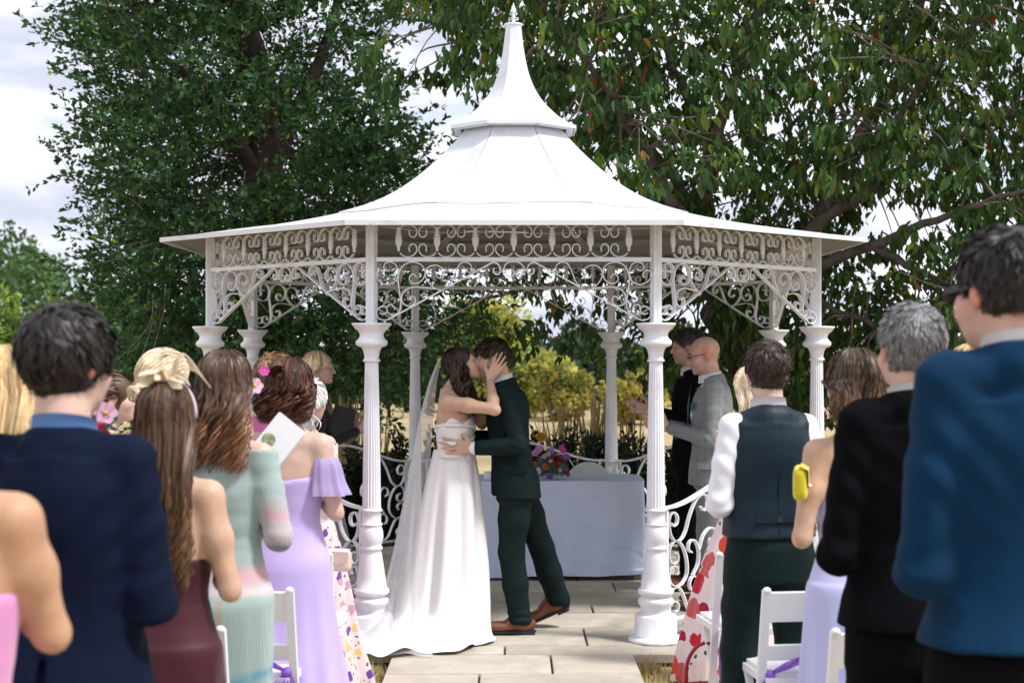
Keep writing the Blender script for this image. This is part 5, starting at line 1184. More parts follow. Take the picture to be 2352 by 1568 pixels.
# ------------------------------------------------------------------ guests seen from behind, left side
def suit(label, x, Y, H, rz, m, tm, skin, hairf, collar=None, hem=.80, J=None, shoes=None, vox=.009, jk=None, ears=True, z=LAWN_Z, face=False, hs=1.0, **bk):
    t = person(label, x, Y, H, rz, z); J = J or joints()
    body(t, J, SK[skin], vox=bk.pop('bvox', .011), face=face, hs=hs, slim=True, **bk); jacket(t, J, m, hem=hem, vox=vox, **(jk or {})); shirt_collar(t, J, collar or SHIRT, z=.014, r=.067, h=.034)
    trousers(t, tm, vox=.014); s_ = shoes or mat('black_leather', (.02, .02, .022), rough=.35)
    shoe(t, s_, SOLE, (-.095, .0, .012), R(8)); shoe(t, s_, SOLE, (.095, .0, .012), R(-8)); hairf(t, J); return t, J
NAVY = cloth('navy_suit', (.0045, .0085, .024), sheen=.0, spec=.08); NAVYT = NAVY
Jn = joints(yaw=-22, tilt=-3, elR=(.205, -.02, 1.10), elL=(-.205, -.02, 1.10))
suit('dark haired man in navy suit with blue shirt collar at far left', -1.035, 3.55, 1.795, -6, NAVY, NAVYT, 'fair', lambda t, J: short_hair(t, J, H_BLACK, n=3200, L=(.04, .065), th=.019, lift=.22, top_L=1.3, seed=4, low=-.085, r=.0030, quiff=.25, crown=(.01, -.06, .1), nc=110, mess=.4), collar=cloth('blue_shirt', (.12, .26, .62)), J=Jn, jk=dict(seed=21, amp=.009))

def tan_woman():
    t = person('tanned bare armed woman in pink dress cut off by the left edge', -1.03, 2.72, 1.76, 4); J = joints(True, elR=(.195, .05, 1.185), wrR=(.09, .26, 1.22), yaw=-20)
    body(t, J, SK['deep'], True, arm=1.02, vox=.008); m = cloth('orchid_dress', (.62, .26, .50)); bodice(t, J, m, 1.27, .96, infl=.008)
    skirt(t, [(.98, .150, .105, 0, 0, 0), (.88, .186, .132, 0, -.01, .003), (.6, .20, .16, 0, 0, .012), (.1, .26, .23, 0, 0, .03)], m, seed=3); long_hair(t, J, H_MID, n=220, length=.22, seed=31)
tan_woman()
def blonde_edge():
    t = person('woman with long straight golden blonde hair at the left edge behind the navy suit', -1.44, 4.35, 1.71, -8); J = joints(True); body(t, J, SK['fair'], True)
    m = cloth('dusty_dress', (.35, .42, .50)); bodice(t, J, m, 1.40, .95, infl=.010, sleeves=(.055, .05)); skirt(t, [(.97, .150, .105, 0, 0, 0), (.88, .186, .132, 0, -.01, .003), (.5, .21, .17, 0, 0, .015), (.1, .28, .25, 0, 0, .03)], m, seed=4)
    long_hair(t, J, H_BLOND, n=420, length=.42, wave=.004, seed=33, r=.0065, width=1.1)
blonde_edge()
def fascinator_woman():
    t = person('woman in burgundy satin dress with long brown hair and cream feather fascinator', -1.005, 4.45, 1.615, -10); J = joints(True, elR=(.215, -.01, 1.10), tilt=4); body(t, J, SK['tan'], True, arm=1.06)
    m = mat('burgundy_satin', (.048, .0075, .014), rough=.58, var=.2, spec=.25, sheen=.1, bump=.1, bscale=300); bodice(t, J, m, 1.20, .95, infl=.008)
    skirt(t, [(.97, .148, .105, 0, 0, 0), (.88, .186, .134, 0, -.012, .002), (.7, .19, .145, 0, -.01, .010), (.35, .215, .19, 0, 0, .026), (.03, .27, .26, 0, 0, .035)], m, seed=5)
    for s in (-1, 1): MB().tube(catmull([(s * .085, -.075, 1.19), (s * .10, -.075, 1.34), (s * .095, -.01, 1.45)], 4), .004, 5).build('strap', m, t)
    long_hair(t, J, H_MID, n=520, length=.52, wave=.016, freq=15, seed=35, ombre=(2.2, 1.8, 1.4), curl_from=.45, r=.0066, width=1.06, back=-.14, taper=.05)
    # fascinator
    CR = cloth('cream_feather', (.80, .70, .52), trans=.35); g = np.random.default_rng(4); f = MB(); c = np.array(J['head']) + np.array([-.012, -.04, .125])
    head = MB(); a = np.linspace(-1.7, 1.7, 20); head.tube(np.stack([.098 * np.sin(a), 0 * a + .0, 1.66 + .108 * np.cos(a) - .01], 1), .006, 6)
    fo = obj('fascinator', MB().ball(c, (.06, .035, .018), 14, 6).mesh('fascinator', CR, True), t); head.build('headband', mat('lilac_band', (.62, .52, .60), rough=.4), fo, smooth=True)
    for k in range(26):
        a = g.uniform(0, 2*PI); l = g.uniform(.05, .10); d = np.array([math.cos(a) * 1.2, math.sin(a) * .6 - .2, g.uniform(.15, .75)]); d /= np.linalg.norm(d); w_ = np.cross(d, g.normal(size=3)); w_ /= np.linalg.norm(w_); b = c + g.normal(0, .012, 3)
        V = []
        for s, q in ((0, .3), (.3, 1), (.6, 1.1), (.85, .7), (1, .1)): p = b + d * l * s + np.array([0, 0, -.04]) * s * s; V += [p - w_ * .017 * q, p + w_ * .017 * q]
        V += [v + np.array([0, .002, .002]) for v in V]
        f.add(V, [(2*i, 2*i+1, 2*i+3, 2*i+2) for i in range(4)] + [(10+2*i, 12+2*i, 13+2*i, 11+2*i) for i in range(4)])
    f.build('feathers', CR, fo, kind='stuff')
    sp = MB()
    for k in range(5): sp.tube(catmull([c + np.array([.03, 0, .01]), c + np.array([.08, -.01, .03 + .012 * k]), c + np.array([.13 + .01 * k, -.01, .02 - .012 * k])], 5), np.linspace(.004, .001, 11), 4)
    sp.build('quills', CR, fo, kind='stuff')
fascinator_woman()
def sage_woman():
    t = person('woman in sage green ribbed dress printed with pink and teal, long wavy hair', -.985, 5.22, 1.70, -12); J = joints(True, elR=(.215, -.02, 1.11), elL=(-.21, -.02, 1.11)); body(t, J, SK['fair'], True, arm=.85)
    m = ribbed('sage_print')
    def colr(P):
        c = np.ones((len(P), 3)) * np.array([.33, .42, .40]); z = P[:, 2]; n = waves(P, 9, 6); n2 = waves(P, 14, 9)
        def mixc(f, col): f = np.clip(f, 0, 1)[:, None]; c[:] = c * (1 - f) + np.array(col) * f
        mixc((n - .1) * .4, (.38, .48, .46)); mixc(np.exp(-((z - .985 - .02 * n) / .028) ** 2), (.62, .36, .40)); mixc(np.exp(-((z - .93) / .02) ** 2) * .8, (.68, .55, .58)); mixc(np.exp(-((z - 1.035) / .010) ** 2) * (n2 > 0), (.07, .26, .33))
        mixc(np.clip(waves(P, 11, 21) - .25, 0, 1) * (z < .88) * 1.2, (.56, .60, .60)); mixc((np.abs(P[:, 0] - .02 - .03 * np.sin(z * 9)) < .010) * (z < .90) * (z > .62) * (P[:, 1] < 0) * .7, (.42, .33, .20)); mixc((np.abs(P[:, 0] + .07 + .3 * (z - .8)) < .018) * (z < .86) * (z > .60) * (P[:, 1] < 0) * .7, (.22, .27, .15))
        mixc(np.exp(-((z - .60 - .22 * P[:, 0]) / .018) ** 2), (.10, .30, .40)); arm_ = (np.abs(P[:, 0]) > .17) & (z > 1.03); mixc(arm_ * np.clip((1.245 - z) / .03 + .6 * n2, 0, 1) * .75, (.50, .40, .43)); mixc(arm_ * (np.abs(z - 1.2 + .03 * n2 + .2 * (np.abs(P[:, 0]) - .2)) < .016) * .7, (.60, .33, .37)); mixc(arm_ * np.exp(-((z - 1.075) / .015) ** 2) * .8, (.16, .18, .26))
        return c
    o = bodice(t, J, m, 1.415, .86, vox=.009, infl=.010, sleeves=(.056, .048, .036), amp=.0035)
    def paint(o):
        me = o.data; n = len(me.vertices); P = np.empty(n * 3, np.float32); me.vertices.foreach_get('co', P); A = np.ones((n, 4), np.float32); A[:, :3] = colr(P.reshape(-1, 3))
        ca = me.color_attributes.new('tint', 'FLOAT_COLOR', 'POINT'); ca.data.foreach_set('color', A.ravel())
    paint(o); s_, _ = skirt(t, [(.99, .152, .110, 0, -.004, .001), (.93, .176, .126, 0, -.014, .002), (.85, .190, .140, 0, -.022, .002), (.70, .184, .138, 0, -.012, .003), (.45, .165, .140, 0, 0, .006), (.05, .175, .165, 0, 0, .014)], m, seed=7, nz=80); paint(s_)
    long_hair(t, J, H_MID, n=560, length=.315, wave=.022, freq=15, seed=37, ombre=(3.6, 2.7, 1.9), curl_from=.12, r=.0066, width=1.06, back=-.128, taper=.06)
sage_woman()
def updo_blonde():
    t = person('woman with pale blonde low bun in a blush dress behind the feather fascinator', -1.36, 5.95, 1.70, -38); J = joints(True, yaw=-10); body(t, J, SK['fair'], True)
    m = cloth('blush_dress', (.66, .46, .46)); bodice(t, J, m, 1.41, .95, infl=.010, sleeves=(.056, .05)); skirt(t, [(.97, .150, .105, 0, 0, 0), (.88, .186, .132, 0, -.01, .003), (.5, .21, .17, 0, 0, .015), (.1, .28, .25, 0, 0, .03)], m, seed=8)
    updo(t, J, H_PALE, bun=(-.012, -.118, -.042), br=.046, seed=39, th=.016, n=900, r=.0036, bun_n=140)
    pn = MB(); 
    for k in range(5): pn.ball(np.array(J['head']) + np.array([.03 + .006 * k, -.115 + .006 * k, .0 - .008 * k]), .005, 6, 4)
    pn.build('hair_pins', WHITE, t, kind='stuff')
updo_blonde()
def bridesmaid():
    t = person('woman in profile with curled brown updo clapping behind the navy suited man', -1.80, 6.85, 1.60, -75); J = joints(True, wrL=(-.06, .24, 1.36), wrR=(.06, .24, 1.36), elL=(-.2, .02, 1.12), elR=(.2, .02, 1.12), hdL=(.15, .3, .95), hdR=(-.15, .3, .95)); body(t, J, SK['fair'], True, vox=.008, face=True)
    m = cloth('lavender_dress', (.50, .42, .66)); bodice(t, J, m, 1.30, .95, infl=.008); skirt(t, [(.97, .150, .105, 0, 0, 0), (.88, .186, .132, 0, -.01, .003), (.5, .21, .17, 0, 0, .015), (.1, .28, .25, 0, 0, .03)], m, seed=9); updo(t, J, H_MID, bun=(0, -.10, .02), br=.045, seed=41, curly=.006)
bridesmaid()
LIL = mat('lilac_crepe', (.50, .40, .72), rough=.6, var=.03, spec=.25, sheen=.3)
def lilac_woman():
    t = person('bridesmaid in off shoulder lilac gown with auburn pinned up hair', -.905, 6.2, 1.665, -10); J = joints(True, elR=(.215, -.02, 1.11)); body(t, J, SK['fair'], True, arm=1.05)
    bodice(t, J, LIL, 1.27, .95, infl=.009, topf=lambda X, Y, Z: 1.262 - .02 * np.clip(-Y * 8, 0, 1) + .10 * np.abs(X) + 0 * Y)
    skirt(t, [(.98, .150, .108, 0, -.004, 0), (.92, .178, .128, 0, -.014, .001), (.84, .190, .142, 0, -.018, .002), (.65, .195, .16, .005, -.01, .010), (.35, .225, .21, .02, -.01, .022), (.02, .275, .28, .04, -.02, .036)], LIL, seed=11, nf=(6, 9))
    for s in (-1, 1):
        MB().tube(catmull([(s * .082, -.072, 1.27), (s * .098, -.060, 1.37), (s * .098, 0, 1.435), (s * .085, .07, 1.35)], 4), .0035, 5).build('strap', LIL, t)
        f, _ = skirt(t, [(.30, .050, .052, 0, 0, .003), (.27, .062, .066, s * .006, 0, .006), (.20, .072, .076, s * .012, 0, .010), (.145, .086, .09, s * .022, 0, .015)], mat('lilac_chiffon', (.55, .45, .76), rough=.6, var=.03, trans=.4), n=80, nz=18, nf=(5, 8), seed=12, name='flounce_sleeve'); f.location = (s * .165, -.012, 1.04)
    long_hair(t, J, H_AUB, n=380, length=.17, wave=.022, freq=30, seed=43, ombre=(1.8, 1.5, 1.3), curl_from=.0, back=-.105, width=1.12, amax=140, th=.022)
    updo_only = MB(); g = np.random.default_rng(6); c = np.array(J['head']) + np.array([-.01, -.105, .055]); P = []
    for k in range(70):
        a0 = g.uniform(0, 6.28); r0 = g.uniform(.012, .045); s_ = np.linspace(0, 1, 14); an = a0 + s_ * g.uniform(3, 5); P.append(np.stack([c[0] + r0 * np.cos(an) * (1 - .2 * s_), c[1] - .028 * (1 - (r0 / .05) ** 2) + .006 * np.sin(an * 2), c[2] + r0 * np.sin(an) * .9], 1))
    P = np.array(P); V, Q, T = strand_mesh('h', P, .006 * g.uniform(.7, 1.4, 70), H_AUB, t, tints(g, 70, .6, 2.4)); obj('hair_knot', mesh_np('hair_knot', V, Q, H_AUB, attr=T), t, kind='stuff')
lilac_woman()
def floral_woman():
    t = person('white haired woman in long cream dress printed with purple flowers beside left column', -1.04, 7.75, 1.555, -25); J = joints(True, yaw=-20); body(t, J, SK['fair'], True)
    m = floral('pansy_print', (.68, .55, .55), [(.14, .04, .30), (.26, .12, .46), (.62, .45, .18), (.50, .26, .40)], 13, .36, (.14, .14, .12), .85); bodice(t, J, m, 1.40, .95, infl=.012, sleeves=(.055, .05))
    skirt(t, [(1.0, .150, .108, 0, 0, 0), (.90, .186, .135, .01, -.01, .004), (.6, .205, .17, .05, 0, .014), (.3, .22, .20, .09, 0, .024), (.02, .25, .25, .14, 0, .04)], m, seed=13)
    short_hair(t, J, H_WHITE, n=1600, L=(.04, .06), th=.018, lift=.25, seed=45, low=-.10, r=.0034)
    f = MB(); g = np.random.default_rng(9)
    P = np.array([catmull([(g.normal(.02, .05), -.10, 1.63 - .02 * (k % 3)), (g.normal(.05, .05), -.13, 1.52), (g.normal(.06, .05), -.12, 1.42)], 5) for k in range(60)]); V, Q, T = strand_mesh('h', P, .006 * np.ones(60), H_WHITE, t, tints(g, 60, .8, 1.2)); obj('hair_ends', mesh_np('hair_ends', V, Q, H_WHITE, attr=T), t, kind='stuff')
floral_woman()
def tousled_woman():
    t = person('woman with short tousled golden brown hair behind the lilac bridesmaid', -1.30, 8.35, 1.675, -40); J = joints(True, yaw=-10); body(t, J, SK['fair'], True)
    m = cloth('magenta_dress', (.45, .10, .30)); bodice(t, J, m, 1.41, .95, infl=.010, sleeves=(.056, .05)); skirt(t, [(.97, .150, .105, 0, 0, 0), (.88, .186, .132, 0, -.01, .003), (.5, .2, .17, 0, 0, .015), (.1, .24, .2, 0, 0, .03)], m, seed=14)
    short_hair(t, J, hair_mat('golden_brown', (.22, .12, .05)), n=1600, L=(.04, .06), th=.018, lift=.5, seed=47, low=-.09, r=.0034, mess=.5)
tousled_woman()
def officiant():
    t = person('woman with blonde bob in black top and speckled skirt clapping inside the gazebo', -1.31, 10.25, 1.63, -84, 0); J = joints(True, wrL=(-.05, .27, 1.20), wrR=(.06, .30, 1.19), elR=(.20, .03, 1.08), elL=(-.2, .03, 1.08), hdL=(.1, .9, .35), hdR=(-.1, 1, .1), curl=.12); body(t, J, SK['fair'], True, vox=.005, face=True, lips=(.8, .35, .38), slim=True)
    m = cloth('black_sparkle', (.012, .012, .014), rough=.5); jacket(t, J, m, hem=.92, fem=True, vent=False, infl=.014, sl=(.056, .048, .040), pad=.048, seed=31)
    sk = cloth('speckled', (.10, .10, .10), col2=(.55, .55, .55), scale=160); skirt(t, [(.97, .150, .108, 0, 0, 0), (.88, .19, .135, 0, -.01, .003), (.5, .21, .18, 0, .03, .015), (.15, .25, .21, 0, .05, .03)], sk, seed=15)
    long_hair(t, J, H_PALE, n=420, length=.13, wave=.004, seed=49, back=-.07, width=1.05, amax=125, taper=.1)
    for s in (-1, 1): shoe(t, mat('black_leather'), SOLE, (s * .09, .05, .012), 0, 0, .9)
    f = thing('folder', 'black ceremony folder held by the woman in the black top', 'folder', (-1.135, 10.20, 1.165)); f.rotation_euler = (R(-24), R(18), R(10)); MB().box((0, 0, 0), (.15, .012, .21)).build('cover', mat('black_cover', (.012, .012, .014), rough=.5), f); MB().box((0, -.008, 0), (.14, .004, .20)).build('pages', mat('black_pages', (.03, .03, .03), rough=.7), f)
officiant()

# ------------------------------------------------------------------ right side
GREY = checked('grey_check_suit', (.20, .22, .225), (.14, .155, .16), 22)
def glasses(t, J, hs=1.0):
    m = mat('black_frame', (.015, .015, .015), rough=.3); g = MB(); P = lambda L: toworld(J, hs, L)
    for s in (-1, 1):
        a = np.linspace(0, 2*PI, 17); g.tube(P(np.stack([s * .033 + .024 * np.cos(a), .100 - .08 * np.abs(.033 * 0 + .024 * np.cos(a)) ** 1.0, -.002 + .016 * np.sin(a)], 1)), .0018, 5); g.tube(P([(s * .057, .096, .006), (s * .070, .06, .008), (s * .079, .0, .004), (s * .078, -.015, -.012)]), .0022, 5)
    g.tube(P([(-.010, .103, .002), (0, .106, .004), (.010, .103, .002)]), .0018, 5); g.build('glasses', m, t)
def bald_man():
    J = joints(tilt=-12, yaw=6, wrL=(-.06, .27, 1.16), wrR=(.05, .28, 1.17), elL=(-.215, .0, 1.09), elR=(.215, .0, 1.09), hdL=(.25, .9, .25), hdR=(-.25, .9, .3), npL=(1, .1, .1), npR=(-1, .1, 0), neck=(0, -.005, 1.465), head=(0, .045, 1.625))
    t = person('bald man in glasses and grey checked suit clapping by the right railing', 1.265, 9.75, 1.735, 84, 0)
    body(t, J, SK['rosy'], vox=.005, face=True, male_stubble=.5, slim=True); jacket(t, J, GREY, hem=.80, vox=.0075, infl=.020, seed=41, front=1.12, amp=.005, flare=.016); shirt_collar(t, J, SHIRT, z=.012, r=.068, h=.032)
    bodice(t, J, SHIRT, 1.44, 1.0, fem=False, infl=.012, name='shirt', vox=.009, widen=.02); trousers(t, cloth('grey_trousers', (.16, .175, .18)), vox=.009)
    MB().add([(-.02, .125, 1.44), (.02, .125, 1.44), (.03, .142, 1.25), (0, .146, 1.12), (-.03, .142, 1.25), (-.014, .13, 1.41), (.014, .13, 1.41), (0, .15, 1.3)], [(0, 5, 6, 1), (5, 4, 7, 6), (6, 7, 2), (4, 3, 7), (7, 3, 2)]).build('tie', cloth('teal_tie', (.02, .09, .12)), t)
    MB().ball((-.125, .118, 1.30), (.03, .012, .025), 9, 5).build('pocket_square', cloth('teal_square', (.02, .12, .18)), t); MB().box((-.208, .02, .93), (.006, .14, .05)).build('pocket_flap', GREY, t)
    bt = MB().box((0, 0, 0), (.006, .03, .012)).mesh('cuff_button', SOLE)
    obj('cuff_button', bt, t, loc=(-.13, .225, 1.10))
    for s in (-1, 1): shoe(t, SHOE, SOLE, (s * .10, .0, .012), R(-s * 6))
    glasses(t, J); br = MB()
    for s in (-1, 1): br.tube(catmull(toworld(J, 1, [(s * .016, .094, .021), (s * .032, .091, .026), (s * .048, .078, .021)]), 3), .003, 5)
    br.build('eyebrows', H_DK, t, kind='stuff')
    J2 = joints(tilt=-4, wrL=(-.05, .27, 1.2), wrR=(.05, .27, 1.2), hdL=(.25, .9, .25), hdR=(-.25, .9, .3)); t2, _ = suit('dark suited man with short greying hair behind the bald man', 1.23, 10.55, 1.785, 86, cloth('black_suit', (.004, .004, .006), sheen=.0, spec=.06), cloth('black_suit'), 'rosy', lambda t, J: short_hair(t, J, H_DK, n=1500, L=(.012, .02), th=.008, lift=.3, seed=51, low=-.05, fade=1), J=J2, z=0, face=True, male_stubble=.6, bvox=.008, shoes=SHOE)
bald_man()
def red_floral():
    t = person('blonde woman in white dress with large red flowers half hidden by waistcoat man', 1.235, 7.9, 1.62, 8); J = joints(True); body(t, J, SK['fair'], True)
    m = floral('poppy_print', (.76, .62, .62), [(.50, .012, .03), (.60, .06, .03), (.36, .008, .04), (.55, .10, .10)], 8.5, .50, (.03, .09, .06), .95); bodice(t, J, m, 1.40, .95, infl=.010, sleeves=(.055, .05)); skirt(t, [(.98, .150, .108, 0, 0, 0), (.90, .186, .135, -.01, -.01, .004), (.6, .22, .17, -.08, 0, .012), (.3, .25, .20, -.13, 0, .02), (.02, .28, .24, -.16, 0, .03)], m, seed=17); long_hair(t, J, H_PALE, n=380, length=.30, wave=.006, seed=53, width=.95)
red_floral()
def waistcoat():
    t = person('young man in dark teal waistcoat and white shirt sleeves seen from behind', 1.04, 6.22, 1.735, 10); J = joints(elL=(-.215, -.03, 1.10), elR=(.215, -.03, 1.10), yaw=-4); body(t, J, SK['fair'], slim=True)
    jacket(t, J, SHIRT, hem=.985, vent=False, collar=False, infl=.010, sl=(.056, .052, .040), pad=.050, seed=51, amp=.006, name='shirt'); shirt_collar(t, J, SHIRT, z=.018, r=.066, h=.042)
    m = cloth('teal_waistcoat', (.004, .016, .027), rough=.5, sheen=.0, spec=.25); sd = Sdf((-.26, -.2, .86), (.26, .2, 1.52), .009); T = lean_T(MT, J, .022); T[:, 1] = np.minimum(T[:, 1], np.interp(T[:, 0], [.8, 1.0, 1.2, 1.34, 1.42, 1.47], [.21, .19, .195, .176, .150, .08])); sd.slices(T[T[:, 0] < 1.44], .02, 2.5)
    for s in (-1, 1): sd.cap((s * .04, -.018, 1.432), (s * .135, -.012, 1.410), .062, .056, .03); sd.cap((s * .262, -.02, 1.22), (s * .256, 0, 1.5), .088, .084, .01, 'sub')
    sd.cap((-.04, -.056, 1.446), (.04, -.056, 1.446), .047, .047, .02); sd.cap((0, -.04, 1.43), (0, -.034, 1.31), .072, .094, .05); sd.cap((0, .01, 1.535), (0, .01, 1.6), .062, .07, .006, 'sub'); sd.cut(lambda X, Y, Z: (.965 - Z) + 0 * X + 0 * Y); P, Q = sd.polys(); N = vnormals(P, Q); P = P + N * (waves(P, 30, 52, (1, 1, .6)) * .003 - .004 * np.exp(-(P[:, 0] / .004) ** 2) * (P[:, 1] < 0))[:, None]
    vo = obj('waistcoat', mesh_np('waistcoat', P, Q, m), t); MB().box((0, -.137, 1.045), (.20, .010, .026)).build('back_strap', m, vo); MB().box((.0, -.142, 1.045), (.022, .004, .022)).build('buckle', mat('dark_sole'), vo); zz_ = np.linspace(.985, 1.42, 14); MB().tube(np.stack([0 * zz_, np.interp(zz_, MT[:, 0], MT[:, 4]) - np.interp(zz_, MT[:, 0], MT[:, 2]) - .0225, zz_], 1), .0022, 5).build('back_seam', m, vo)
    trousers(t, cloth('bottle_green_suit'), waist=1.02, vox=.008, seed=53, rl=(.098, .074, .070), feet=((-.125, 0), (.125, 0)), knees=((-.118, .015, .49), (.118, .015, .49)))
    for s in (-1, 1): shoe(t, SHOE, SOLE, (s * .11, .0, .012), R(-s * 8))
    short_hair(t, J, H_BROWN, n=2400, L=(.022, .034), th=.013, lift=.35, seed=55, low=-.07, top_L=1.6, fade=1)
waistcoat()
PERI = mat('periwinkle_crepe', (.50, .52, .80), rough=.6, var=.03, spec=.25, sheen=.3)
def bob_woman():
    t = person('bare backed woman with highlighted brown bob in periwinkle tiered dress', 1.19, 5.3, 1.70, 12); J = joints(True, elL=(-.225, -.05, 1.10), shL=(-.152, -.01, 1.395), yaw=8); body(t, J, SK['tan'], True, arm=1.05)
    bodice(t, J, PERI, 1.265, .95, infl=.008); skirt(t, [(.98, .150, .108, 0, -.004, 0), (.90, .184, .134, 0, -.016, .003), (.70, .195, .160, 0, -.01, .008), (.48, .21, .18, 0, 0, .014), (.47, .215, .185, 0, 0, .022), (.25, .26, .24, 0, 0, .034), (.05, .29, .27, 0, 0, .04)], PERI, seed=19, nf=(9, 14), nz=60)
    for s in (-1, 1): MB().tube(catmull([(s * .06, -.088, 1.262), (s * .085, -.07, 1.37), (s * .09, 0, 1.435)], 4), .003, 5).build('strap', PERI, t)
    long_hair(t, J, hair_mat('highlighted', (.075, .045, .028)), n=560, length=.150, wave=.010, freq=18, seed=57, width=1.18, back=-.112, amax=140, ombre=(2.6, 2.2, 1.7), r=.0060, taper=-.05, th=.02)
bob_woman()
BLK = cloth('black_wool', (.0030, .0030, .0045), sheen=.0, spec=.06)
suit('grey haired man in black suit in front of the bob haired woman', 1.14, 4.35, 1.83, 8, BLK, BLK, 'rosy', lambda t, J: short_hair(t, J, H_GREY, n=2600, L=(.014, .022), th=.010, lift=.45, seed=59, low=-.06, fade=1), J=joints(elL=(-.225, -.03, 1.08), elR=(.22, -.03, 1.1), wrL=(-.1, .2, 1.15), neck=(0, -.016, 1.485), shL=(-.156, -.01, 1.432), shR=(.156, -.01, 1.432)), jk=dict(seed=61, amp=.008, flare=.020), hem=.885)
BLUE = cloth('royal_blue_suit', (.0022, .024, .062), sheen=.03, spec=.1)
def blue_man():
    J = joints(elL=(-.205, -.02, 1.09), elR=(.22, -.03, 1.1), yaw=14, tilt=-3, head=(-.02, .022, 1.635), neck=(0, -.016, 1.50), shL=(-.158, -.01, 1.452), shR=(.158, -.01, 1.452)); t, _ = suit('tall man in royal blue jacket and sunglasses at the right edge', 1.115, 3.38, 1.965, 10, BLUE, BLK, 'rosy', lambda t, J: short_hair(t, J, H_BLACK, n=2400, L=(.012, .022), th=.010, lift=.4, seed=63, low=-.05, fade=1, top_L=1.9), J=J, vox=.009, hem=.945, jk=dict(seed=66, amp=.007, flare=.034))
    g = MB(); P = lambda L: toworld(J, 1.0, L); m = mat('black_frame')
    for s in (-1, 1): g.tube(P([(s * .058, .094, .004), (s * .072, .05, .006), (s * .081, -.005, .006)]), .004, 6); g.ball(P([(s * .036, .100, -.002)])[0], (.026, .012, .020), 10, 6)
    g.build('sunglasses', m, t)
blue_man()
def hidden_blonde():
    t = person('woman with sandy blonde hair just showing behind the blue jacket shoulder', 1.70, 5.65, 1.72, 8); J = joints(True); body(t, J, SK['fair'], True, vox=.01); m = cloth('dusty_dress'); bodice(t, J, m, 1.40, .95, infl=.010, sleeves=(.055, .05), vox=.01); skirt(t, [(.97, .150, .105, 0, 0, 0), (.88, .186, .132, 0, -.01, .003), (.1, .28, .25, 0, 0, .03)], m, seed=20); long_hair(t, J, H_BLOND, n=260, length=.3, seed=67)
hidden_blonde()
# ------------------------------------------------------------------ furniture and small things
CH = mat('white_resin', (.78, .78, .79), rough=.35, var=.03, spec=.45)
def chair_meshes():
    d = {}
    d['stile'] = MB().bar((0, .155, .0), (0, -.005, .80), .032, .022).ball((0, -.006, .80), (.017, .013, .014), 10, 6).mesh('stile', CH)
    d['front_leg'] = MB().bar((0, -.06, 0), (0, .30, .46), .026, .022).mesh('front_leg', CH)
    d['top_rail'] = MB().box((0, 0, 0), (.40, .018, .115)).mesh('top_rail', CH); d['lower_rail'] = MB().box((0, 0, 0), (.40, .016, .06)).mesh('lower_rail', CH)
    d['seat'] = MB().box((0, 0, 0), (.39, .40, .030)).box((0, 0, .022), (.36, .37, .016)).mesh('seat', CH)
    for m_ in d.values(): m_.polygons.foreach_set('use_smooth', np.zeros(len(m_.polygons), bool))
    return d
CM = chair_meshes()
def chair(x, Y, rz, label):
    t = thing('folding_chair', label, 'chair', (x, Y, LAWN_Z), R(rz), 'white folding chairs in rows')
    for s in (-1, 1): obj('stile', CM['stile'], t, loc=(s * .205, 0, 0)); obj('leg', CM['front_leg'], t, loc=(s * .178, .06, 0))
    obj('top_rail', CM['top_rail'], t, loc=(0, .012, .735), rot=(R(11), 0, 0)); obj('lower_rail', CM['lower_rail'], t, loc=(0, .048, .555), rot=(R(11), 0, 0)); obj('seat', CM['seat'], t, loc=(0, .235, .445)); return t
for a in [(-1.15, 5.0, -6, 'white folding chair behind the woman in the sage dress'), (-1.045, 5.82, -6, 'white folding chair with lilac sash behind the lilac bridesmaid'), (-1.30, 4.12, -6, 'white folding chair just peeking up behind the burgundy dress'), (1.165, 5.82, 8, 'white folding chair with lilac sash behind the waistcoat man'), (1.245, 4.97, 8, 'white folding chair in front of the periwinkle dress'), (1.125, 6.85, 8, 'white folding chair beyond the waistcoat man in the front row'), (-1.02, 6.85, -6, 'white folding chair beyond the lilac bridesmaid in the front row')]: chair(*a)
SASH = mat('violet_organza', (.42, .22, .75), rough=.5, var=.08, spec=.3, trans=.45)
def sash(x, Y, z, label, s=1, seed=1):
    t = thing('sash', label, 'sash', (x, Y, z), 0, 'violet organza sashes tied to chairs'); g = np.random.default_rng(seed)
    MB().ball((0, -.01, 0), (.022, .018, .02), 12, 8).build('knot', SASH, t, smooth=True)
    def sheet(name, cen, wid, ripp):
        C_ = catmull(cen, 6); n = len(C_); nu = 14; V = []
        for i, c in enumerate(C_):
            f = i / (n - 1); w_ = np.interp(f, np.linspace(0, 1, len(wid)), wid)
            for k in range(nu): u = k / (nu - 1) - .5; V.append((c[0] + u * w_, c[1] + ripp * math.sin(u * 19 + f * 4 + seed) * (.3 + f), c[2] + .012 * math.sin(u * 9 + seed) * f))
        V = np.array(V); i = (np.arange(n-1)[:, None] * nu + np.arange(nu-1)[None]).ravel(); obj(name, mesh_np(name, V, np.stack([i, i+1, i+nu+1, i+nu], 1), SASH), t)
    sheet('tail', [(0, -.01, 0), (-.03 * s, -.03, -.06), (-.055 * s, -.035, -.15), (-.05 * s, -.03, -.24)], [.02, .07, .10, .11], .014); sheet('tail', [(0, -.012, 0), (.03 * s, -.035, -.08), (.045 * s, -.03, -.19), (.04 * s, -.03, -.33)], [.02, .06, .08, .09], .014)
    sheet('loop', [(0, -.005, 0), (-.05 * s, -.03, .03), (-.09 * s, -.02, .05), (-.14 * s, .02, .06)], [.03, .06, .07, .06], .01)
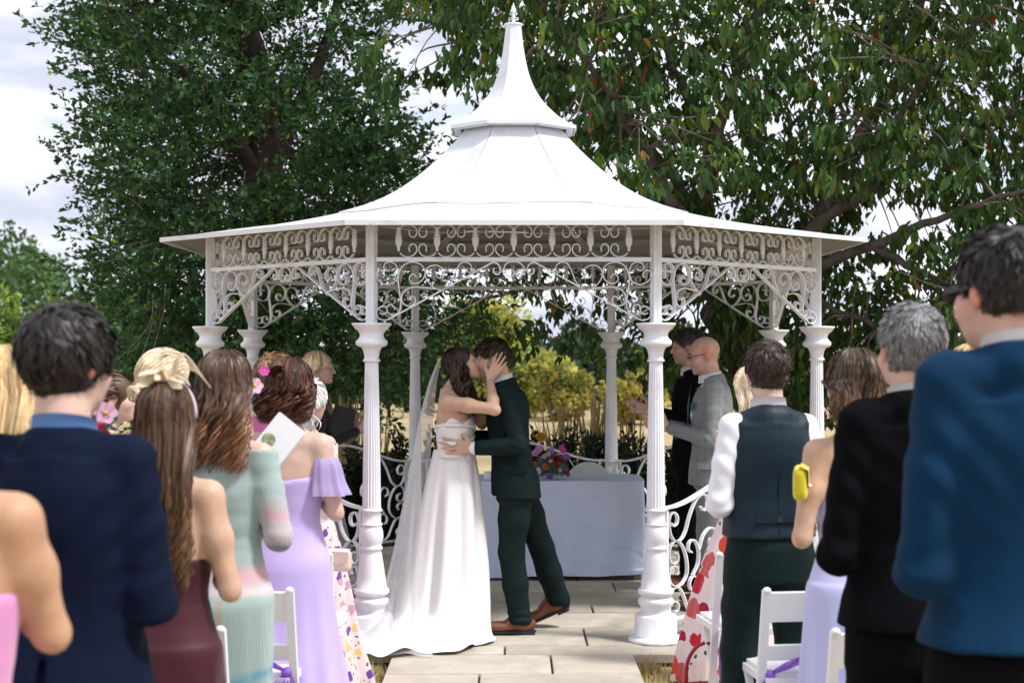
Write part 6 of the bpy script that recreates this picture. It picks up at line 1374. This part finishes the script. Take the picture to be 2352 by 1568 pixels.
sash(-.86, 5.86, .41, 'violet organza sash tied on the chair behind the lilac bridesmaid', 1, 1); sash(.985, 5.86, .40, 'violet organza sash tied on the chair behind the waistcoat man', -1, 2); sash(1.0, 6.80, .52, 'violet organza sash on the front row chair beyond the waistcoat man', -1, 3)

# table
TX0, TX1, TY0, TY1, TZ = -.42, .955, 10.95, 11.6, .705
tb = thing('table', 'signing table under the pale blue cloth', 'table', ((TX0 + TX1) / 2, (TY0 + TY1) / 2, 0)); WD = mat('table_wood', (.35, .25, .15), rough=.6)
MB().box((0, 0, TZ - .016), (TX1 - TX0 - .09, TY1 - TY0 - .09, .025)).build('tabletop', WD, tb)
for sx in (-1, 1):
    for sy in (-1, 1): MB().box((sx * (TX1 - TX0 - .12) / 2, sy * (TY1 - TY0 - .12) / 2, (TZ - .03) / 2), (.04, .04, TZ - .03)).build('leg', WD, tb)
CL = mat('pale_blue_cloth', (.64, .73, .92), rough=.75, var=.03, spec=.2, bump=.08, bscale=300)
def tablecloth():
    n = 300; P = []; per = 2 * ((TX1 - TX0) + (TY1 - TY0)); W, D = (TX1 - TX0) / 2, (TY1 - TY0) / 2; rc = .03
    a = np.linspace(0, 2*PI, n, endpoint=False); e = 9.0; cx, cy = (TX0 + TX1) / 2, (TY0 + TY1) / 2
    c, s = np.cos(a), np.sin(a); q = (np.abs(c) ** e + np.abs(s) ** e) ** (-1 / e); bx, by = c * q, s * q
    zs = [TZ + .004, TZ + .003, TZ - .006] + list(np.linspace(TZ - .03, .03, 52)); V = [];
    for j, z in enumerate(zs):
        f = np.clip((TZ - z) / .7, 0, 1); corner = np.clip((np.abs(bx) * np.abs(by) - .7) * 3, 0, 1); off = (.002 + .018 * f + .055 * f * corner * (1 + .5 * np.sin(a * 40)) + f * .010 * np.sin(a * 23 + 2 * f) ) if j > 1 else -.01 * (1 - j)
        V.append(np.stack([cx + bx * W * 1.0 + c * off, cy + by * D + s * off, np.full(n, z) + (.006 * np.sin(a * 7) + .012 * bx) * (f > .9)], 1))
    V = np.concatenate(V); m_ = len(zs); i = (np.arange(m_-1)[:, None] * n + np.arange(n)[None]).ravel(); j = (np.arange(m_-1)[:, None] * n + (np.arange(n)[None] + 1) % n).ravel()
    fr_ = V[:, 2] < TZ - .02
    cre = waves(V, 12, 4, (1, .3, 1)); cr2 = np.abs(waves(V, 16, 9, (1, .3, .8))); V[fr_, 1] -= (.010 * cre - .007 * np.exp(-(cr2 / .08) ** 2) + .010 * waves(V, 22, 31, (1, .2, .12)))[fr_] * np.sign(cy - V[fr_, 1])
    Fc = [tuple(x) for x in np.stack([i + n, j + n, j, i], 1)] + [tuple(range(n))]
    o = obj('tablecloth', mesh_np('tablecloth', V, Fc, CL)); tag(o, 'pale blue cloth draped to the floor over the signing table', 'tablecloth')
tablecloth()
rc = thing('round_back_chair', 'pale chair with rounded back showing behind the signing table', 'chair', (.60, 12.0, 0)); rm = mat('pale_green_paint', (.50, .56, .52), rough=.5)
bk = MB(); a = np.linspace(PI, 0, 24); P2 = [(.17 * math.cos(q), .62 + .15 * math.sin(q)) for q in a]; n = len(P2) + 2; P2 = [(-.17, .5)] + P2 + [(.17, .5)]
bk.add([(u, -.012, v) for u, v in P2] + [(u, .012, v) for u, v in P2], [tuple(range(n)), tuple(range(2*n-1, n-1, -1))] + [(i, n + i, n + (i+1) % n, (i+1) % n) for i in range(n)]); bk.build('backrest', rm, rc)
MB().box((0, .2, .44), (.38, .38, .03)).build('seat', rm, rc)
for sx in (-1, 1):
    MB().box((sx * .16, 0, .28), (.03, .022, .56)).build('leg', rm, rc); MB().box((sx * .16, .37, .22), (.03, .03, .43)).build('leg', rm, rc)

# flowers
def bloom_mesh(kind, m, cm):
    b = MB()
    if kind == 'open':
        for k in range(6):
            a = k * PI / 3; d = np.array([math.cos(a), math.sin(a), 0]); w_ = np.array([-d[1], d[0], 0]); V = []
            for s, q, h in ((.1, .25, .05), (.45, .8, .16), (.8, .75, .25), (1, .25, .22)): V += [d * s + w_ * q * .5 + (0, 0, h), d * s + (0, 0, h - .07), d * s - w_ * q * .5 + (0, 0, h)]
            b.add(V, [(3*i, 3*i+3, 3*i+4, 3*i+1) for i in range(3)] + [(3*i+1, 3*i+4, 3*i+5, 3*i+2) for i in range(3)])
    else:
        for r_, n, h, op in ((.95, 6, .2, .9), (.75, 6, .45, .6), (.5, 5, .6, .3), (.28, 4, .66, .1)):
            for k in range(n):
                a = k * 2*PI / n + r_ * 4; d = np.array([math.cos(a), math.sin(a), 0]); w_ = np.array([-d[1], d[0], 0]); V = []
                for s, q, z in ((.25, .5, -.2), (.8, 1.0, h * .4), (1, .8, h), (1.05, .3, h + .05)): V += [d * r_ * s + w_ * q * r_ * .62 - d * .12 + (0, 0, z), d * r_ * s * 1.06 + (0, 0, z), d * r_ * s - w_ * q * r_ * .62 - d * .12 + (0, 0, z)]
                b.add(V, [(3*i, 3*i+3, 3*i+4, 3*i+1) for i in range(3)] + [(3*i+1, 3*i+4, 3*i+5, 3*i+2) for i in range(3)])
    b.ball((0, 0, .12 if kind == 'open' else .3), .2, 8, 5); me = b.mesh('flower', m, True); me.materials.append(cm)
    idx = np.zeros(len(me.polygons), np.int32); idx[-40:] = 1 if kind == 'open' else 0; me.polygons.foreach_set('material_index', idx); return me
FC = {'mauve': (.55, .28, .62), 'pinkpale': (.72, .42, .55), 'magenta': (.60, .07, .36), 'red': (.50, .02, .05), 'orange': (.75, .30, .10), 'yellow': (.75, .48, .04), 'blue': (.20, .16, .62), 'paleblue': (.40, .52, .78), 'lilac': (.42, .28, .60), 'white': (.78, .76, .70)}
CEN = mat('flower_centre', (.55, .38, .05), rough=.7); BM = {}
def bloom(kind, col):
    if (kind, col) not in BM: BM[kind, col] = bloom_mesh(kind, mat('petal_' + col, FC[col], rough=.6, var=.2, scale=3, trans=.3, spec=.2), CEN)
    return BM[kind, col]
def bouquet(name, label, loc, spec, greens, gr, seed, cat='flowers', leafsz=(.02, .045), pot=None, gcol=(.14, .20, .13)):
    t = thing(name, label, cat, loc); g = np.random.default_rng(seed); gs = np.array(gr)
    u = g.normal(size=(greens, 3)); u /= np.linalg.norm(u, axis=1)[:, None]; u[:, 2] = np.abs(u[:, 2]) * 1.1 - .25; B = u * gs * g.uniform(.45, .95, (greens, 1)) + np.array([0, 0, gs[2] * .35])
    B[:, 2] = np.maximum(B[:, 2], .01); obj('greenery', leaf_mesh('greenery', B, u + g.normal(0, .5, u.shape), g.uniform(*leafsz, greens), g, mat('greenery', gcol, rough=.6, var=.3, attr='tint', trans=.25), .4), t, kind='stuff')
    st = MB(); 
    for k in range(60): a = g.uniform(0, 6.28); st.tube([(0, 0, .02), np.array([math.cos(a) * gs[0], math.sin(a) * gs[1], gs[2] * g.uniform(.3, 1.3)]) * g.uniform(.5, .95)], .0015, 3, False)
    st.build('stalks', mat('stalk_green', (.08, .13, .04), rough=.7), t, kind='stuff')
    for (kind, col, x, y, z, r_) in spec:
        o = obj('flower', bloom(kind, col), t, loc=(x, y, z)); v = Vector((x * .6 + g.normal(0, .05), -abs(g.normal(.10, .05)), z * .35 + .02)); o.rotation_euler = v.to_track_quat('Z', 'Y').to_euler(); o.scale = (r_, r_, r_)
    return t
bouquet('flower_arrangement', 'colourful flower arrangement of mauve, red and orange blooms on the table', (.285, 11.12, TZ + .006), [('open', 'mauve', -.085, -.07, .215, .036), ('open', 'pinkpale', -.035, -.10, .17, .042), ('open', 'mauve', -.115, -.06, .19, .03), ('open', 'magenta', .075, -.05, .215, .034), ('open', 'blue', .105, -.08, .16, .034), ('open', 'magenta', .10, -.10, .165, .02), ('rose', 'red', .035, -.10, .15, .026), ('rose', 'red', .03, -.12, .11, .022), ('rose', 'orange', -.045, -.13, .095, .026), ('rose', 'yellow', -.075, -.02, .305, .038), ('open', 'yellow', -.055, -.01, .29, .03), ('rose', 'lilac', -.015, -.14, .03, .028), ('open', 'paleblue', -.095, -.12, .06, .032), ('open', 'paleblue', -.11, -.10, .03, .028), ('rose', 'orange', -.12, -.09, .115, .02), ('rose', 'red', .075, -.09, .135, .02), ('rose', 'magenta', .11, -.05, .05, .024), ('open', 'lilac', .0, -.03, .2, .03), ('rose', 'white', -.005, -.115, .135, .018), ('rose', 'white', .06, -.11, .07, .016)] , 1500, (.135, .13, .16), 5, leafsz=(.012, .03), gcol=(.20, .27, .22))
vt = thing('candle_jar', 'small white candle jar at the left end of the table', 'jar', (-.17, 11.06, TZ + .006)); MB().lathe([(.028, 0), (.032, .004), (.032, .055), (.029, .058), (.027, .054), (.027, .03)], 20).build('glass', CH, vt, smooth=True); MB().lathe([(.026, .02), (.026, .032), (.003, .034)], 16).build('candle', SHIRT, vt, smooth=True)
bouquet('bouquet', 'small bouquet of lilac and pink flowers beside the navy suited man', (-1.375, 5.05, 1.37), [('open', 'mauve', .0, -.03, .03, .05), ('open', 'pinkpale', .045, -.03, .06, .04), ('open', 'lilac', -.05, -.02, .0, .04), ('rose', 'red', .03, -.05, .015, .022), ('open', 'blue', .02, -.03, -.045, .04), ('open', 'paleblue', -.03, -.03, -.05, .04), ('rose', 'red', .045, -.045, -.01, .018), ('open', 'mauve', .06, -.02, -.04, .035)], 160, (.06, .05, .05), 7)
hc = thing('hair_flower', 'pink flower hair clip beside the wavy haired woman', 'hair clip', (-.945, 5.62, 1.505)); obj('flower', bloom('open', 'pinkpale'), hc, rot=(R(70), 0, R(20)), scale=(.032,) * 3); o = obj('flower', bloom('open', 'magenta'), hc, loc=(.03, .03, .055), rot=(R(70), 0, R(20)), scale=(.02,) * 3)

# bags and paper
def pillow_bag(name, label, loc, rz, dims, m, strap=None, flap=True, mflap=None):
    t = thing(name, label, 'bag', loc, R(rz)); sd = Sdf((-.25, -.1, -.2), (.25, .1, .2), .005); d = np.array(dims) / 2
    sd.put(lambda X, Y, Z: ((np.abs(X / d[0]) ** 5 + np.abs(Y / d[1]) ** 3 + np.abs(Z / d[2]) ** 5) ** (1 / 5) - 1) * d.min(), -d, d, .004); P, Q = sd.polys(); obj('body', mesh_np('body', P, Q, m), t)
    if flap: MB().add([(-d[0] * .97, -d[1] * 1.08, d[2] * .8), (d[0] * .97, -d[1] * 1.08, d[2] * .8), (d[0] * .8, -d[1] * 1.12, -.005), (0, -d[1] * 1.15, -.028), (-d[0] * .8, -d[1] * 1.12, -.005), (-d[0] * .95, 0, d[2] * 1.04), (d[0] * .95, 0, d[2] * 1.04)], [(0, 4, 3, 2, 1), (5, 0, 1, 6)]).build('flap', mflap or m, t)
    MB().ball((0, -d[1] * 1.18, -.012), .008, 8, 5).build('clasp', mat('gold_metal', (.8, .6, .25), rough=.25, metal=1, var=.02), t)
    if strap: MB().tube(catmull(strap, 6), .009, 8).build('handle', m, t, smooth=True)
    return t
pillow_bag('clutch_bag', 'pale pink clutch bag held against the purple flowered dress', (-.855, 7.45, .62), -20, (.16, .05, .11), mat('blush_leather', (.70, .52, .48), rough=.45))
pillow_bag('clutch_bag', 'bright yellow patterned bag under the bare backed woman\'s arm', (.965, 5.12, 1.195), 78, (.17, .050, .115), floral('yellow_print', (.62, .52, .02), [(.60, .25, .50), (.70, .62, .45), (.1, .1, .05), (.62, .3, .3)], 20, .3, (.6, .5, .1), .5))
pillow_bag('handbag', 'red handbag on the grass below the flowered dress', (.875, 7.0, .035), 15, (.24, .11, .18), mat('red_leather', (.30, .008, .02), rough=.4, bump=.1), strap=[(-.085, 0, .08), (-.08, -.01, .19), (-.03, -.015, .26), (.04, -.015, .26), (.085, -.01, .19), (.09, 0, .08)])
pp = thing('order_of_service', 'white folded card tilted behind the sage dressed woman', 'card', (-.865, 5.62, 1.30)); pp.rotation_euler = (R(-8), R(38), R(-6)); PM = mat('white_card', (.80, .80, .82), rough=.6, var=.01); MB().box((0, 0, 0), (.125, .002, .185)).build('front_page', PM, pp); MB().box((.003, .006, .002), (.125, .002, .185)).build('back_page', PM, pp); MB().ball((-.028, -.003, -.01), (.026, .002, .026), 18, 6).build('printed_wreath', mat('wreath_print', (.30, .32, .20), var=.6, scale=60, rough=.7), pp)
